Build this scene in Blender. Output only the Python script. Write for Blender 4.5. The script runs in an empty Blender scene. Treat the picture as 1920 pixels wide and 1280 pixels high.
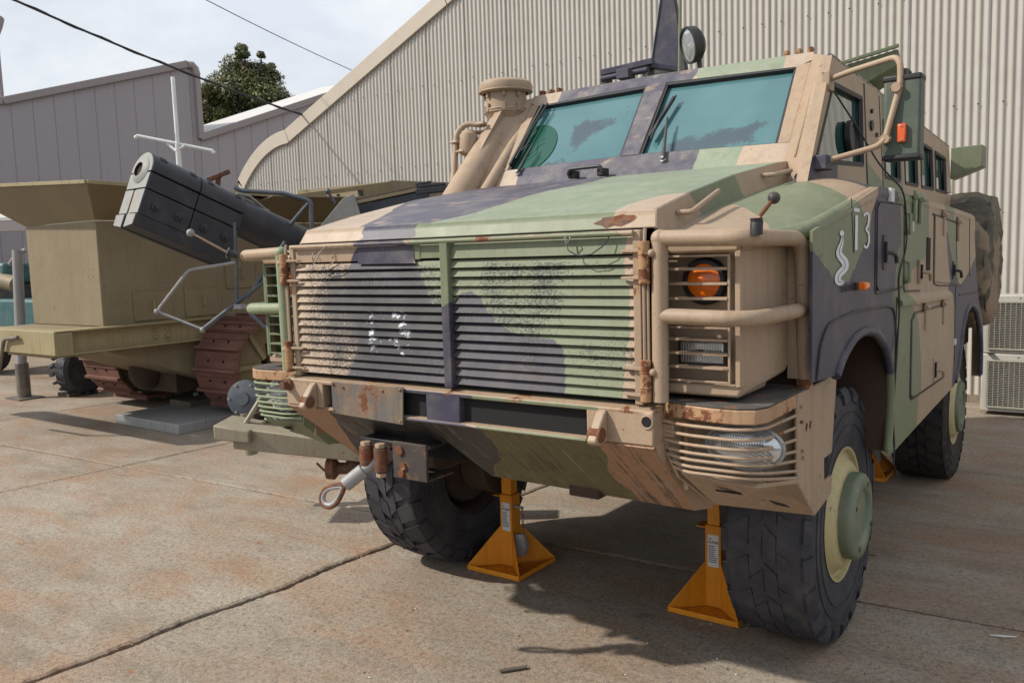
import bpy, bmesh, math, random
import numpy as np
from mathutils import Vector, Matrix, noise as mnoise
random.seed(7)
SC = bpy.context.scene
COL = SC.collection
PI = math.pi

# ------------------------------------------------------------------ camera
cam_d = bpy.data.cameras.new('camera'); cam = bpy.data.objects.new('camera', cam_d); COL.objects.link(cam)
CP = Vector((2.14288, -2.48820, 1.76659))
CR = Vector((0.813443, 0.580790, -0.031511)); CU = Vector((-0.035492, 0.103638, 0.993982)); CF = Vector((-0.580560, 0.807429, -0.104917))
cam.matrix_world = Matrix(((CR.x, CU.x, -CF.x, CP.x), (CR.y, CU.y, -CF.y, CP.y), (CR.z, CU.z, -CF.z, CP.z), (0, 0, 0, 1)))
cam_d.sensor_width = 36; cam_d.lens = 1588.0 / 1920 * 36
cam_d.clip_start = .05; cam_d.clip_end = 2000
cam_d.dof.use_dof = True; cam_d.dof.focus_distance = 3.9; cam_d.dof.aperture_fstop = 10
SC.camera = cam

# ------------------------------------------------------------------ light
SUN = Vector((-0.90, -0.75, 1.0)).normalized()          # towards the sun
EL = math.asin(SUN.z); AZ = math.atan2(SUN.x, SUN.y)
sd = bpy.data.lights.new('sun', 'SUN'); sun = bpy.data.objects.new('sun', sd); COL.objects.link(sun)
sd.energy = 4.5; sd.angle = math.radians(1.3); sd.color = (1, .93, .82)
sun.rotation_euler = SUN.to_track_quat('Z', 'Y').to_euler()
w = bpy.data.worlds.new('World'); SC.world = w; w.use_nodes = True
nt = w.node_tree; nt.nodes.clear()
def N(nt, typ, ins=None, **props):
    n = nt.nodes.new(typ)
    for k, v in props.items(): setattr(n, k, v)
    for k, v in (ins or {}).items():
        s = n.inputs[k]
        if isinstance(v, bpy.types.NodeSocket): nt.links.new(v, s)
        elif isinstance(v, tuple) and len(v) == 3 and s.type == 'RGBA': s.default_value = (*v, 1)
        else: s.default_value = v
    return n
def ramp(nt, fac, stops, interp='LINEAR'):
    r = N(nt, 'ShaderNodeValToRGB', {0: fac}); cr = r.color_ramp; cr.interpolation = interp
    while len(cr.elements) < len(stops): cr.elements.new(.5)
    for e, (p, c) in zip(cr.elements, stops):
        e.position = p; e.color = (c, c, c, 1) if not isinstance(c, tuple) else (*c, 1)
    return r.outputs[0]
def nmix(nt, f, a, b, bt='MIX'):
    m = N(nt, 'ShaderNodeMix', None, data_type='RGBA', blend_type=bt)
    for k, v in ((0, f), (6, a), (7, b)):
        s = m.inputs[k]
        if isinstance(v, bpy.types.NodeSocket): nt.links.new(v, s)
        elif isinstance(v, tuple): s.default_value = (*v, 1)
        else: s.default_value = v
    return m.outputs[2]
def nnoise(nt, vec, scale, detail=4, rough=.55, dist=0):
    return N(nt, 'ShaderNodeTexNoise', {'Vector': vec, 'Scale': scale, 'Detail': detail, 'Roughness': rough, 'Distortion': dist}).outputs[0]
def nmath(nt, op, a, b=0.0):
    return N(nt, 'ShaderNodeMath', {0: a, 1: b}, operation=op).outputs[0]
def nmap(nt, vec, sc=(1, 1, 1), rot=(0, 0, 0)):
    return N(nt, 'ShaderNodeMapping', {0: vec, 2: rot, 3: sc}).outputs[0]
sky = N(nt, 'ShaderNodeTexSky', None, sky_type='NISHITA', sun_disc=False)
sky.sun_elevation = EL; sky.sun_rotation = AZ; sky.air_density = 1.2; sky.dust_density = 2.0
tc = N(nt, 'ShaderNodeTexCoord')
v = nmap(nt, tc.outputs['Generated'], (1, 1, 1.9), (0, 0, .4))
cl = nnoise(nt, v, 2.3, 9, .56, .35)
cl2 = nnoise(nt, v, 5.5, 8, .6, .2)
msk = ramp(nt, cl, [(.36, .62), (.56, 1.0)])
ccol = nmix(nt, ramp(nt, cl2, [(.35, 0), (.68, 1)]), (6.7, 7.2, 8.0), (8.3, 8.5, 8.8))
bg = N(nt, 'ShaderNodeBackground', {0: nmix(nt, msk, sky.outputs[0], ccol), 1: .114})
nt.links.new(bg.outputs[0], N(nt, 'ShaderNodeOutputWorld').inputs[0])
SC.view_settings.view_transform = 'Standard'; SC.view_settings.look = 'None'
SC.view_settings.exposure = 0; SC.view_settings.gamma = 1
try: SC.view_settings.use_curve_mapping = False
except Exception: pass

# ------------------------------------------------------------------ materials
def newmat(name):
    m = bpy.data.materials.new(name); m.use_nodes = True; nt = m.node_tree; nt.nodes.clear()
    b = N(nt, 'ShaderNodeBsdfPrincipled'); o = N(nt, 'ShaderNodeOutputMaterial'); nt.links.new(b.outputs[0], o.inputs[0])
    return m, nt, b
def setin(nt, b, k, v):
    if isinstance(v, bpy.types.NodeSocket): nt.links.new(v, b.inputs[k])
    elif isinstance(v, tuple) and len(v) == 3: b.inputs[k].default_value = (*v, 1)
    else: b.inputs[k].default_value = v
TAN = (.385, .282, .195); GREEN = (.17, .202, .12); NAVY = (.046, .044, .078); RUST1 = (.20, .07, .026); RUST2 = (.085, .035, .022)
def paint(name, col=None, rough=.55, dirt=.35, rust=.1, metal=0, bump=.12, streak=.35, dust=(.33, .28, .22), camo=False, soot=0, scuff=0, rscale=9, spec=.4, cg=None, cn=None, chips=.7):
    m, nt, b = newmat(name)
    vec = N(nt, 'ShaderNodeTexCoord').outputs['Object']
    if camo:
        nz = nmath(nt, 'MULTIPLY', nmath(nt, 'SUBTRACT', nnoise(nt, vec, 14, 3), .5), .02)
        def mask(a):
            s = nmath(nt, 'ADD', N(nt, 'ShaderNodeAttribute', attribute_name=a).outputs['Fac'], nz)
            return N(nt, 'ShaderNodeMapRange', {0: s, 1: -.002, 2: .002}).outputs[0]
        base = nmix(nt, mask('green'), TAN if col is None else col, cg or GREEN)
        # navy coat worn through to the coat below in soft blotches
        nv = mask('navy')
        if camo == 2:
            wr = ramp(nt, nnoise(nt, nmap(nt, vec, (1, 1, 1.6), (0, .5, 0)), 7, 4, .5), [(.60, 0), (.70, .65)])
            base2 = nmix(nt, wr, cn or NAVY, TAN)
            base = nmix(nt, nv, base, base2)
        else:
            base = nmix(nt, nv, base, cn or NAVY)
    else: base = nmix(nt, 0.0, col, col)
    n1 = nnoise(nt, vec, 2.2, 7, .6)
    c = nmix(nt, nmath(nt, 'MULTIPLY', ramp(nt, n1, [(.35, 1), (.65, 0)]), .28), base, nmix(nt, 1.0, base, (.55, .53, .5), 'MULTIPLY'))
    n2 = nnoise(nt, vec, 6.5, 9, .68)
    c = nmix(nt, nmath(nt, 'MULTIPLY', ramp(nt, n2, [(.45, 0), (.75, 1)]), dirt * .8), c, dust)
    st = nnoise(nt, nmap(nt, vec, (16, 16, 1.1)), 1.6, 5, .6)
    c = nmix(nt, nmath(nt, 'MULTIPLY', ramp(nt, st, [(.5, 0), (.75, 1)]), streak), c, nmix(nt, 1.0, c, (.5, .45, .4), 'MULTIPLY'))
    n3 = nnoise(nt, vec, 90, 3, .7)
    c = nmix(nt, nmath(nt, 'MULTIPLY', ramp(nt, n3, [(.35, 1), (.6, 0)]), .12), c, (.05, .045, .04))
    if chips:
        ck_ = nmath(nt, 'ADD', nmath(nt, 'MULTIPLY', nnoise(nt, vec, 48, 4, .6), .8), nmath(nt, 'MULTIPLY', nnoise(nt, vec, 2.6, 3), .35))
        c = nmix(nt, ramp(nt, ck_, [(.735, 0), (.75, chips)]), c, (.045, .028, .022))
    rgh = nmath(nt, 'ADD', nmath(nt, 'MULTIPLY', n2, .25), rough - .12)
    if scuff:
        sc_ = nnoise(nt, nmap(nt, vec, (48, 1.5, 1.5), (0, .10, 0)), 1.7, 8, .75)
        pm_ = ramp(nt, nnoise(nt, vec, 4.5, 5, .7), [(.38, .1), (.62, 1)])
        sc_ = nmath(nt, 'ADD', sc_, nmath(nt, 'MULTIPLY', nmath(nt, 'SUBTRACT', pm_, 1.0), .08))
        c = nmix(nt, ramp(nt, sc_, [(.545, 0), (.60, scuff * .75)]), c, (.30, .26, .22))
        s2 = nnoise(nt, nmap(nt, vec, (30, 1.3, 1.3), (0, -.12, 0)), 1.6, 8, .75)
        s2 = nmath(nt, 'ADD', s2, nmath(nt, 'MULTIPLY', nmath(nt, 'SUBTRACT', ramp(nt, nnoise(nt, vec, 3.1, 5, .7), [(.4, 0), (.6, 1)]), .7), .10))
        c = nmix(nt, ramp(nt, s2, [(.50, 0), (.60, scuff * .9)]), c, (.045, .038, .03))
    if soot:
        a = nnoise(nt, nmap(nt, vec, (1, 1, 1.2)), 3.1, 3, .5)
        f = nnoise(nt, nmap(nt, vec, (1, 1, 1.4)), 105, 5, .8)
        k = nmath(nt, 'ADD', nmath(nt, 'MULTIPLY', a, .70), nmath(nt, 'MULTIPLY', f, .90))
        k = nmath(nt, 'ADD', k, N(nt, 'ShaderNodeAttribute', attribute_name='soot').outputs['Fac'])
        c = nmix(nt, ramp(nt, k, [(.86, 0), (.93, soot)]), c, nmix(nt, ramp(nt, nnoise(nt, vec, 210, 3, .8), [(.60, 0), (.68, 1)]), (.012, .012, .018), (.060, .060, .075)))
        w2 = nnoise(nt, vec, 42, 5, .7)
        wk = nmath(nt, 'ADD', w2, N(nt, 'ShaderNodeAttribute', attribute_name='white').outputs['Fac'])
        c = nmix(nt, ramp(nt, wk, [(.78, 0), (.86, .85)]), c, (.62, .66, .72))
    if rust:
        r1 = nnoise(nt, vec, rscale, 8, .72, .3)
        t = .735 - rust * .27
        rk = ramp(nt, r1, [(t, 0), (t + .025, 1)])
        rc = nmix(nt, nnoise(nt, vec, 45, 4), RUST2, RUST1)
        halo = ramp(nt, r1, [(t - .07, 0), (t, .55)])
        c = nmix(nt, halo, c, nmix(nt, .6, c, (.34, .15, .06)))
        c = nmix(nt, rk, c, rc)
        rgh = nmath(nt, 'ADD', rgh, nmath(nt, 'MULTIPLY', rk, .25))
    setin(nt, b, 'Base Color', c); setin(nt, b, 'Roughness', rgh); setin(nt, b, 'Metallic', metal); setin(nt, b, 'Specular IOR Level', spec)
    hb = nmath(nt, 'ADD', nmath(nt, 'MULTIPLY', nnoise(nt, vec, 4, 3), 1.2), nmath(nt, 'MULTIPLY', nnoise(nt, vec, 130, 3), .12))
    bp = N(nt, 'ShaderNodeBump', {'Strength': bump, 'Distance': .012, 'Height': hb})
    nt.links.new(bp.outputs[0], b.inputs['Normal'])
    return m
def plain(name, col, rough=.5, metal=0, **kw):
    m, nt, b = newmat(name); setin(nt, b, 'Base Color', col); setin(nt, b, 'Roughness', rough); setin(nt, b, 'Metallic', metal)
    for k, v in kw.items(): setin(nt, b, k.replace('_', ' '), v)
    return m
M = {}
M['camo'] = paint('camouflage_paint', camo=1, rust=.06, rough=.5)
M['camow'] = paint('camouflage_paint_worn', camo=2, rust=.05, rough=.5, col=(.45, .35, .265), cg=(.235, .285, .20), cn=(.078, .072, .105), dirt=.5, dust=(.40, .37, .31))
M['camog'] = paint('camouflage_paint_sooty', camo=1, cn=(.040, .038, .062), rust=.04, soot=.95, rough=.6)
M['camob'] = paint('camouflage_paint_bumper', camo=1, rust=.42, rough=.5, rscale=7)
M['camov'] = paint('camouflage_paint_scraped_shaded', camo=1, col=(.36, .205, .125), cg=(.125, .115, .05), cn=(.045, .042, .042), rust=.12, scuff=.95, rough=.6, dirt=.3, dust=(.20, .16, .11))  # scraped lower plate; coat colours also darkened to paint its downward-facing shade
M['tan'] = paint('tan_paint', TAN, rust=.08)
M['tanr'] = paint('tan_paint_rusty', TAN, rust=.38, rscale=6)
M['green'] = paint('green_paint', GREEN, rust=.10)
M['greenr'] = paint('green_paint_rusty', (.24, .29, .18), rust=.34, rscale=7)
M['navy'] = paint('navy_paint', NAVY, rust=.03)
M['rusttan'] = paint('rusty_hinge', (.40, .23, .11), rust=.86, rscale=10, bump=.35)
M['rust'] = paint('brown_rust', (.10, .045, .03), rust=.75, rough=.8, bump=.4)
M['lip'] = paint('rust_streaked_lip', (.42, .27, .16), rust=.66, rscale=9, streak=.9, dust=(.42, .17, .07), dirt=.8)
M['grip'] = paint('grit_step_surface', (.075, .07, .066), rough=.95, rust=.48, bump=.6, rscale=12)
M['plate'] = paint('bare_weathered_plate', (.155, .15, .148), rough=.5, metal=.3, rust=.52, rscale=3.6, dirt=.9, dust=(.36, .25, .12), streak=.8)
M['oldplate'] = paint('grimy_rusted_plate', (.06, .05, .048), rough=.65, metal=.2, rust=.5, rscale=12, dirt=.7, dust=(.17, .12, .09), bump=.4)
M['steel'] = plain('dull_steel', (.30, .30, .31), .45, .7)
M['dsteel'] = paint('dark_gun_steel', (.028, .034, .048), rough=.42, rust=0, dirt=.25, dust=(.16, .15, .14), streak=.15, metal=.1)
M['gunface'] = paint('chalky_sunlit_gun_face', (.26, .27, .265), rough=.6, rust=.02, dirt=.8, dust=(.30, .27, .22))  # chalky grey, made paler still for sunlight on the end faces
M['tube'] = paint('blue_grey_tube', (.05, .065, .09), rough=.35, rust=.02, dirt=.3, spec=.6)
M['tubel'] = paint('pale_grey_tube', (.30, .30, .30), rough=.5, rust=.05)
M['black'] = plain('black_rubber', (.018, .018, .02), .55)
M['blackm'] = paint('black_metal', (.022, .022, .026), rough=.5, rust=.02, dirt=.3)
M['bored'] = plain('rusty_dark_bore', (.022, .009, .006), .9)
M['dark'] = plain('dark_void', (.008, .008, .009), .9)
M['under'] = paint('dirty_underbody', (.055, .035, .025), rough=.85, rust=.15, dirt=.6, dust=(.12, .08, .055))
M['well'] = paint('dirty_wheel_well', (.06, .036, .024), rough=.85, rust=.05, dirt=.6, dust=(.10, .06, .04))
M['olive'] = paint('olive_drab_paint', (.235, .192, .118), rough=.6, rust=.03, dirt=.3, dust=(.30, .26, .17), streak=.25)
M['olivel'] = paint('olive_beam_paint', (.32, .27, .15), rough=.6, rust=.28, rscale=3, dirt=.4, dust=(.35, .28, .16), streak=.5)
M['track'] = paint('red_oxide_track', (.14, .06, .045), rough=.75, rust=.22, bump=.4, dirt=.6, dust=(.24, .12, .10))
M['slab'] = paint('galvanised_steel_box', (.36, .37, .38), rough=.5, metal=.3, rust=.02)
M['pale'] = paint('pale_green_beam', (.29, .26, .19), rough=.6, rust=.3, dirt=.4)
M['yellow'] = paint('yellow_stand_paint', (.74, .27, .008), rough=.5, rust=.1, dirt=.35, dust=(.30, .13, .03), streak=.4)
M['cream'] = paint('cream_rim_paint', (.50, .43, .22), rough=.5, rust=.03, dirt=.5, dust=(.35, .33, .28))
M['hubg'] = paint('green_hub_paint', (.145, .185, .125), rough=.5, rust=.05, dirt=.5)
M['rubber'] = paint('worn_tyre_rubber', (.028, .030, .040), rough=.65, rust=0, dirt=.7, dust=(.11, .10, .105), bump=.35, streak=0)
M['rubberd'] = paint('muddy_tyre_rubber', (.024, .022, .022), rough=.8, rust=0, dirt=.8, dust=(.085, .058, .04), bump=.35, streak=0)
M['orange'] = plain('orange_lens', (.80, .17, .008), .25, 0, Specular_IOR_Level=.7)
M['amber'] = plain('amber_reflector', (.62, .09, .01), .2, 0, Specular_IOR_Level=.7)
M['glassl'] = plain('lamp_glass', (.55, .58, .60), .08, .55, Coat_Weight=1.0)
M['reflect'] = plain('lamp_reflector', (.75, .76, .78), .12, 1.0)
M['white'] = paint('white_paint', (.72, .74, .76), rough=.4, rust=0, dirt=.2)
M['decal'] = plain('white_decal', (.62, .66, .70), .6)
M['decald'] = plain('black_decal', (.02, .02, .025), .6)
M['label'] = plain('label_paper', (.60, .60, .58), .6)
M['acm'] = paint('aircon_beige_paint', (.50, .49, .45), rough=.4, rust=.01, dirt=.25)
M['acg'] = paint('aircon_guard', (.42, .40, .34), rough=.4, rust=.02)
M['dgreen'] = paint('dark_green_plastic', (.075, .10, .08), rust=0, dirt=.3)
M['mirror'] = plain('mirror_glass', (.7, .7, .7), .03, 1.0)
def m_seal():
    return plain('window_seal', (.015, .016, .02), .6)
M['seal'] = m_seal()
def m_glass(name, a, bcol, patch):
    m, nt, b = newmat(name)
    vec = N(nt, 'ShaderNodeTexCoord').outputs['Object']
    c = nmix(nt, ramp(nt, nnoise(nt, vec, 2.0, 3, .5, .4), [(.3, 0), (.7, 1)]), a, bcol)
    if patch:
        nz = nmath(nt, 'MULTIPLY', nmath(nt, 'SUBTRACT', nnoise(nt, vec, 11, 6, .75), .5), .17)
        s = nmath(nt, 'ADD', N(nt, 'ShaderNodeAttribute', attribute_name='peel').outputs['Fac'], nz)
        k = N(nt, 'ShaderNodeMapRange', {0: s, 1: -.004, 2: .006}).outputs[0]
        rim = N(nt, 'ShaderNodeMapRange', {0: s, 1: .03, 2: .004}).outputs[0]
        spk = ramp(nt, nnoise(nt, vec, 120, 3, .8), [(.48, 0), (.56, 1)])
        k = nmath(nt, 'MULTIPLY', k, nmath(nt, 'SUBTRACT', 1.0, nmath(nt, 'MULTIPLY', nmath(nt, 'MULTIPLY', spk, rim), .8)))
        c = nmix(nt, k, c, (.055, .085, .105))
    setin(nt, b, 'Base Color', c); setin(nt, b, 'Roughness', .06); setin(nt, b, 'Specular IOR Level', .55)
    setin(nt, b, 'Coat Weight', .5)
    return m
M['glass'] = m_glass('armoured_glass_teal', (.058, .145, .165), (.090, .195, .208), True)
M['glassw'] = m_glass('side_glass', (.018, .06, .055), (.025, .085, .075), False)
M['glassr'] = plain('green_reflection_disc', (.018, .085, .062), .1)
def m_concrete():
    m, nt, b = newmat('stained_concrete')
    vec = N(nt, 'ShaderNodeNewGeometry').outputs['Position']
    a = nnoise(nt, vec, .55, 8, .6, .4)
    c = nmix(nt, ramp(nt, a, [(.34, 0), (.66, 1)]), (.245, .19, .138), (.365, .31, .245))
    a2 = nnoise(nt, nmap(nt, vec, (1, 3.2, 1), (0, 0, .35)), 1.3, 10, .68)
    c = nmix(nt, ramp(nt, a2, [(.42, 0), (.70, .65)]), c, (.42, .375, .32))
    a3 = nnoise(nt, nmap(nt, vec, (1, 2.2, 1), (0, 0, -.2)), 2.4, 9, .7)
    c = nmix(nt, ramp(nt, a3, [(.52, 0), (.72, .65)]), c, (.15, .125, .105))
    # iron stains
    r = nnoise(nt, nmap(nt, vec, (1, 2.0, 1), (0, 0, .3)), 1.15, 7, .66, .5)
    c = nmix(nt, ramp(nt, r, [(.47, 0), (.67, .68)]), c, (.33, .185, .10))
    r2 = nnoise(nt, nmap(nt, vec, (1.0, 2.4, 1), (0, 0, .2)), 3.3, 5, .6)
    c = nmix(nt, ramp(nt, r2, [(.67, 0), (.71, .75)]), c, (.30, .11, .035))
    g = nnoise(nt, vec, 170, 3, .85)
    c = nmix(nt, ramp(nt, g, [(.34, .75), (.50, 0)]), c, (.075, .06, .05))
    c = nmix(nt, ramp(nt, g, [(.60, 0), (.68, .75)]), c, (.62, .57, .49))
    g2 = nnoise(nt, vec, 38, 6, .75)
    c = nmix(nt, ramp(nt, g2, [(.34, .7), (.52, 0)]), c, (.11, .09, .075))
    # pale scratches and scuffs
    s = nnoise(nt, nmap(nt, vec, (3, 42, 1), (0, 0, .25)), 1.1, 6, .7, .6)
    c = nmix(nt, ramp(nt, s, [(.64, 0), (.72, .35)]), c, (.50, .46, .41))
    setin(nt, b, 'Base Color', c); setin(nt, b, 'Roughness', .85); setin(nt, b, 'Specular IOR Level', .25)
    h = nmath(nt, 'ADD', nmath(nt, 'MULTIPLY', g, .35), nmath(nt, 'ADD', nmath(nt, 'MULTIPLY', g2, .6), nmath(nt, 'MULTIPLY', nnoise(nt, vec, 3, 5), 2.5)))
    nt.links.new(N(nt, 'ShaderNodeBump', {'Strength': .55, 'Distance': .006, 'Height': h}).outputs[0], b.inputs['Normal'])
    return m
M['concrete'] = m_concrete()
def m_earth():
    m, nt, b = newmat('dark_joint_earth')
    vec = N(nt, 'ShaderNodeNewGeometry').outputs['Position']
    c = nmix(nt, nnoise(nt, vec, 30, 6, .7), (.03, .025, .02), (.12, .095, .07))
    setin(nt, b, 'Base Color', c); setin(nt, b, 'Roughness', .95); return m
M['earth'] = m_earth()
def m_wall(name, c1, c2, vs=(.6, .6, .15), spots=.3):
    m, nt, b = newmat(name)
    vec = N(nt, 'ShaderNodeNewGeometry').outputs['Position']
    c = nmix(nt, nnoise(nt, nmap(nt, vec, vs), 2.5, 6, .6), c1, c2)
    c = nmix(nt, ramp(nt, nnoise(nt, vec, 5, 8, .7), [(.5, 0), (.8, spots)]), c, (.30, .25, .2))
    setin(nt, b, 'Base Color', c); setin(nt, b, 'Roughness', .5); setin(nt, b, 'Specular IOR Level', .35); return m
M['corr'] = m_wall('cream_corrugated_steel', (.40, .375, .34), (.475, .45, .41))
M['barge'] = m_wall('cream_flashing', (.46, .40, .33), (.52, .46, .39))
M['shed'] = m_wall('mauve_grey_cladding', (.27, .25, .268), (.31, .288, .308), (.5, .5, .1), .1)
M['shedt'] = m_wall('mauve_grey_capping', (.23, .205, .205), (.27, .24, .24))
M['roofw'] = m_wall('pale_roof_sheet', (.50, .49, .48), (.58, .57, .55))
M['teal'] = paint('teal_tractor_paint', (.025, .10, .11), rough=.5, rust=.05, dirt=.3)
M['bark'] = paint('tree_bark', (.10, .08, .06), rough=.9, rust=0)
def m_leaf():
    m, nt, b = newmat('gum_leaves')
    vec = N(nt, 'ShaderNodeTexCoord').outputs['Object']
    c = nmix(nt, ramp(nt, nnoise(nt, vec, .55, 4, .6), [(.42, 0), (.6, 1)]), (.050, .066, .020), (.14, .145, .035))
    c = nmix(nt, ramp(nt, nnoise(nt, vec, .9, 3, .5), [(.6, 0), (.72, .7)]), c, (.17, .11, .03))
    setin(nt, b, 'Base Color', c); setin(nt, b, 'Roughness', .6); return m
M['leaf'] = m_leaf()
def m_cloth():
    m, nt, b = newmat('camouflage_canvas')
    vec = N(nt, 'ShaderNodeTexCoord').outputs['Object']
    c = nmix(nt, ramp(nt, nnoise(nt, vec, 2.6, 3, .4, .3), [(.5, 0), (.52, 1)]), (.25, .185, .125), (.12, .105, .075))
    c = nmix(nt, ramp(nt, nnoise(nt, nmap(nt, vec, (1.3, 1, 1)), 2.9, 3, .4), [(.56, 0), (.58, 1)]), c, (.05, .05, .042))
    c = nmix(nt, nmath(nt, 'MULTIPLY', ramp(nt, nnoise(nt, nmap(nt, vec, (4, 4, 12)), 1.5, 6, .7), [(.4, 0), (.75, 1)]), .55), c, (.24, .185, .125))
    setin(nt, b, 'Base Color', c); setin(nt, b, 'Roughness', .9)
    nt.links.new(N(nt, 'ShaderNodeBump', {'Strength': .5, 'Distance': .01, 'Height': nnoise(nt, nmap(nt, vec, (3, 3, 14)), 2.5, 5)}).outputs[0], b.inputs['Normal'])
    return m
M['canvas'] = m_cloth()

# ------------------------------------------------------------------ geometry helpers
def tag(o, label=None, cat=None, group=None, kind=None):
    if label: o['label'] = label
    if cat: o['category'] = cat
    if group: o['group'] = group
    if kind: o['kind'] = kind
    return o
def empty(name, label, cat, loc=(0, 0, 0), rz=0, group=None, parent=None):
    o = bpy.data.objects.new(name, None); COL.objects.link(o); o.empty_display_size = .1
    o.location = loc; o.rotation_euler = (0, 0, rz)
    if parent: o.parent = parent
    return tag(o, label, cat, group)
def bdir(d):
    d = Vector(d).normalized(); u = Vector((0, 0, 1)) if abs(d.z) < .9 else Vector((1, 0, 0))
    a = d.cross(u).normalized(); return d, a, a.cross(d).normalized()
class B:
    def __init__(s, mx=1): s.v = []; s.f = []; s.mx = mx
    def add(s, vs, fs):
        n = len(s.v); s.v += [tuple(x) for x in vs]; s.f += [tuple(i + n for i in f) for f in fs]; return s
    def box(s, a, b):
        x0, y0, z0 = a; x1, y1, z1 = b
        return s.add([(x0, y0, z0), (x1, y0, z0), (x1, y1, z0), (x0, y1, z0), (x0, y0, z1), (x1, y0, z1), (x1, y1, z1), (x0, y1, z1)],
                     [(0, 3, 2, 1), (4, 5, 6, 7), (0, 1, 5, 4), (1, 2, 6, 5), (2, 3, 7, 6), (3, 0, 4, 7)])
    def prism(s, pts, vec):
        n = len(pts); p = [Vector(q) for q in pts]; w = Vector(vec)
        return s.add(p + [q + w for q in p], [tuple(range(n)), tuple(range(2 * n - 1, n - 1, -1))] + [(i, (i + 1) % n, n + (i + 1) % n, n + i) for i in range(n)])
    def bar(s, p0, p1, w, h=None, up=(0, 0, 1)):
        h = h or w; p0 = Vector(p0); p1 = Vector(p1); d = (p1 - p0).normalized(); a = d.cross(Vector(up))
        if a.length < .01: a = Vector((1, 0, 0))
        a.normalize(); u = a.cross(d).normalized(); a = a * w / 2; u = u * h / 2
        return s.prism([p0 - a - u, p0 + a - u, p0 + a + u, p0 - a + u], p1 - p0)
    def tube(s, path, r, n=12, cap=True):
        P = [Vector(p) for p in path]; k = len(P); rs = r if isinstance(r, (list, tuple)) else [r] * k
        T = [(P[min(i + 1, k - 1)] - P[max(i - 1, 0)]).normalized() for i in range(k)]
        _, a, _b = bdir(T[0]); vs = []
        for i in range(k):
            a = (a - T[i] * a.dot(T[i])).normalized(); c = T[i].cross(a)
            vs += [P[i] + (a * math.cos(2 * PI * j / n) + c * math.sin(2 * PI * j / n)) * rs[i] for j in range(n)]
        fs = [(i * n + j, i * n + (j + 1) % n, (i + 1) * n + (j + 1) % n, (i + 1) * n + j) for i in range(k - 1) for j in range(n)]
        if cap: fs += [tuple(range(n - 1, -1, -1)), tuple((k - 1) * n + j for j in range(n))]
        return s.add(vs, fs)
    def cyl(s, p0, p1, r, n=20): return s.tube([p0, p1], r, n)
    def lathe(s, o, d, prof, n=40, cap=True):
        d, a, c = bdir(d); o = Vector(o); vs = []
        for r, h in prof: vs += [o + d * h + (a * math.cos(2 * PI * j / n) + c * math.sin(2 * PI * j / n)) * r for j in range(n)]
        k = len(prof)
        fs = [(i * n + j, i * n + (j + 1) % n, (i + 1) * n + (j + 1) % n, (i + 1) * n + j) for i in range(k - 1) for j in range(n)]
        if cap: fs += [tuple(range(n - 1, -1, -1)), tuple((k - 1) * n + j for j in range(n))]
        return s.add(vs, fs)
    def sphere(s, c, r, n=16):
        return s.lathe(Vector(c), (0, 0, 1), [(max(r * math.sin(PI * i / 8), 1e-4), -r * math.cos(PI * i / 8)) for i in range(9)], n)
    def build(s, name, mat, parent=None, bevel=0, world=True, label=None, smooth=35, kind=None, camo=None, seg=2, fixn=True):
        me = bpy.data.meshes.new(name)
        vs = [(x * s.mx, y, z) for x, y, z in s.v] if s.mx != 1 else s.v
        me.from_pydata(vs, [], s.f)
        if fixn:
            bm = bmesh.new(); bm.from_mesh(me); bmesh.ops.remove_doubles(bm, verts=bm.verts, dist=1e-5) if camo else None
            bmesh.ops.recalc_face_normals(bm, faces=bm.faces); bm.to_mesh(me); bm.free()
        if camo: camouflage(me, *([camo] if isinstance(camo, str) else camo))
        if smooth:
            me.polygons.foreach_set('use_smooth', [True] * len(me.polygons)); me.set_sharp_from_angle(angle=math.radians(smooth))
        me.materials.append(M[mat] if isinstance(mat, str) else mat)
        o = bpy.data.objects.new(name, me); COL.objects.link(o)
        if parent:
            o.parent = parent
            if world:
                mw = Matrix.Identity(4); p = parent; ch = []
                while p: ch.append(p); p = p.parent
                for q in reversed(ch):
                    mw = mw @ q.matrix_parent_inverse @ (Matrix.LocRotScale(q.location, q.rotation_euler, q.scale))
                o.matrix_parent_inverse = mw.inverted()
        if bevel:
            b = o.modifiers.new('bevel', 'BEVEL'); b.width = bevel; b.segments = seg; b.limit_method = 'ANGLE'; b.angle_limit = math.radians(32); b.harden_normals = False
        if label: o['label'] = label
        if kind: o['kind'] = kind
        return o
def arc(c, r, a0, a1, n, pl='xy'):
    out = []
    for i in range(n + 1):
        a = math.radians(a0 + (a1 - a0) * i / n); u, v = r * math.cos(a), r * math.sin(a)
        out.append({'xy': (c[0] + u, c[1] + v, c[2]), 'xz': (c[0] + u, c[1], c[2] + v), 'yz': (c[0], c[1] + u, c[2] + v)}[pl])
    return out
def rpath(pts, r, n=5):
    """polyline with its corners rounded"""
    P = [Vector(p) for p in pts]; out = [P[0]]
    for i in range(1, len(P) - 1):
        a = (P[i - 1] - P[i]); b = (P[i + 1] - P[i]); q = min(r, a.length * .49, b.length * .49)
        p0 = P[i] + a.normalized() * q; p1 = P[i] + b.normalized() * q
        for k in range(n + 1):
            t = k / n; out.append(p0 * (1 - t) ** 2 + P[i] * 2 * t * (1 - t) + p1 * t * t)
    return out + [P[-1]]
def copytree(o, loc=None, rz=None, label=None, parent=None):
    c = o.copy(); COL.objects.link(c)
    if parent: c.parent = parent
    if loc is not None: c.location = loc
    if rz is not None: c.rotation_euler = (0, 0, rz)
    if label: c['label'] = label
    for ch in list(o.children): copytree(ch, parent=c)
    return c

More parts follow.
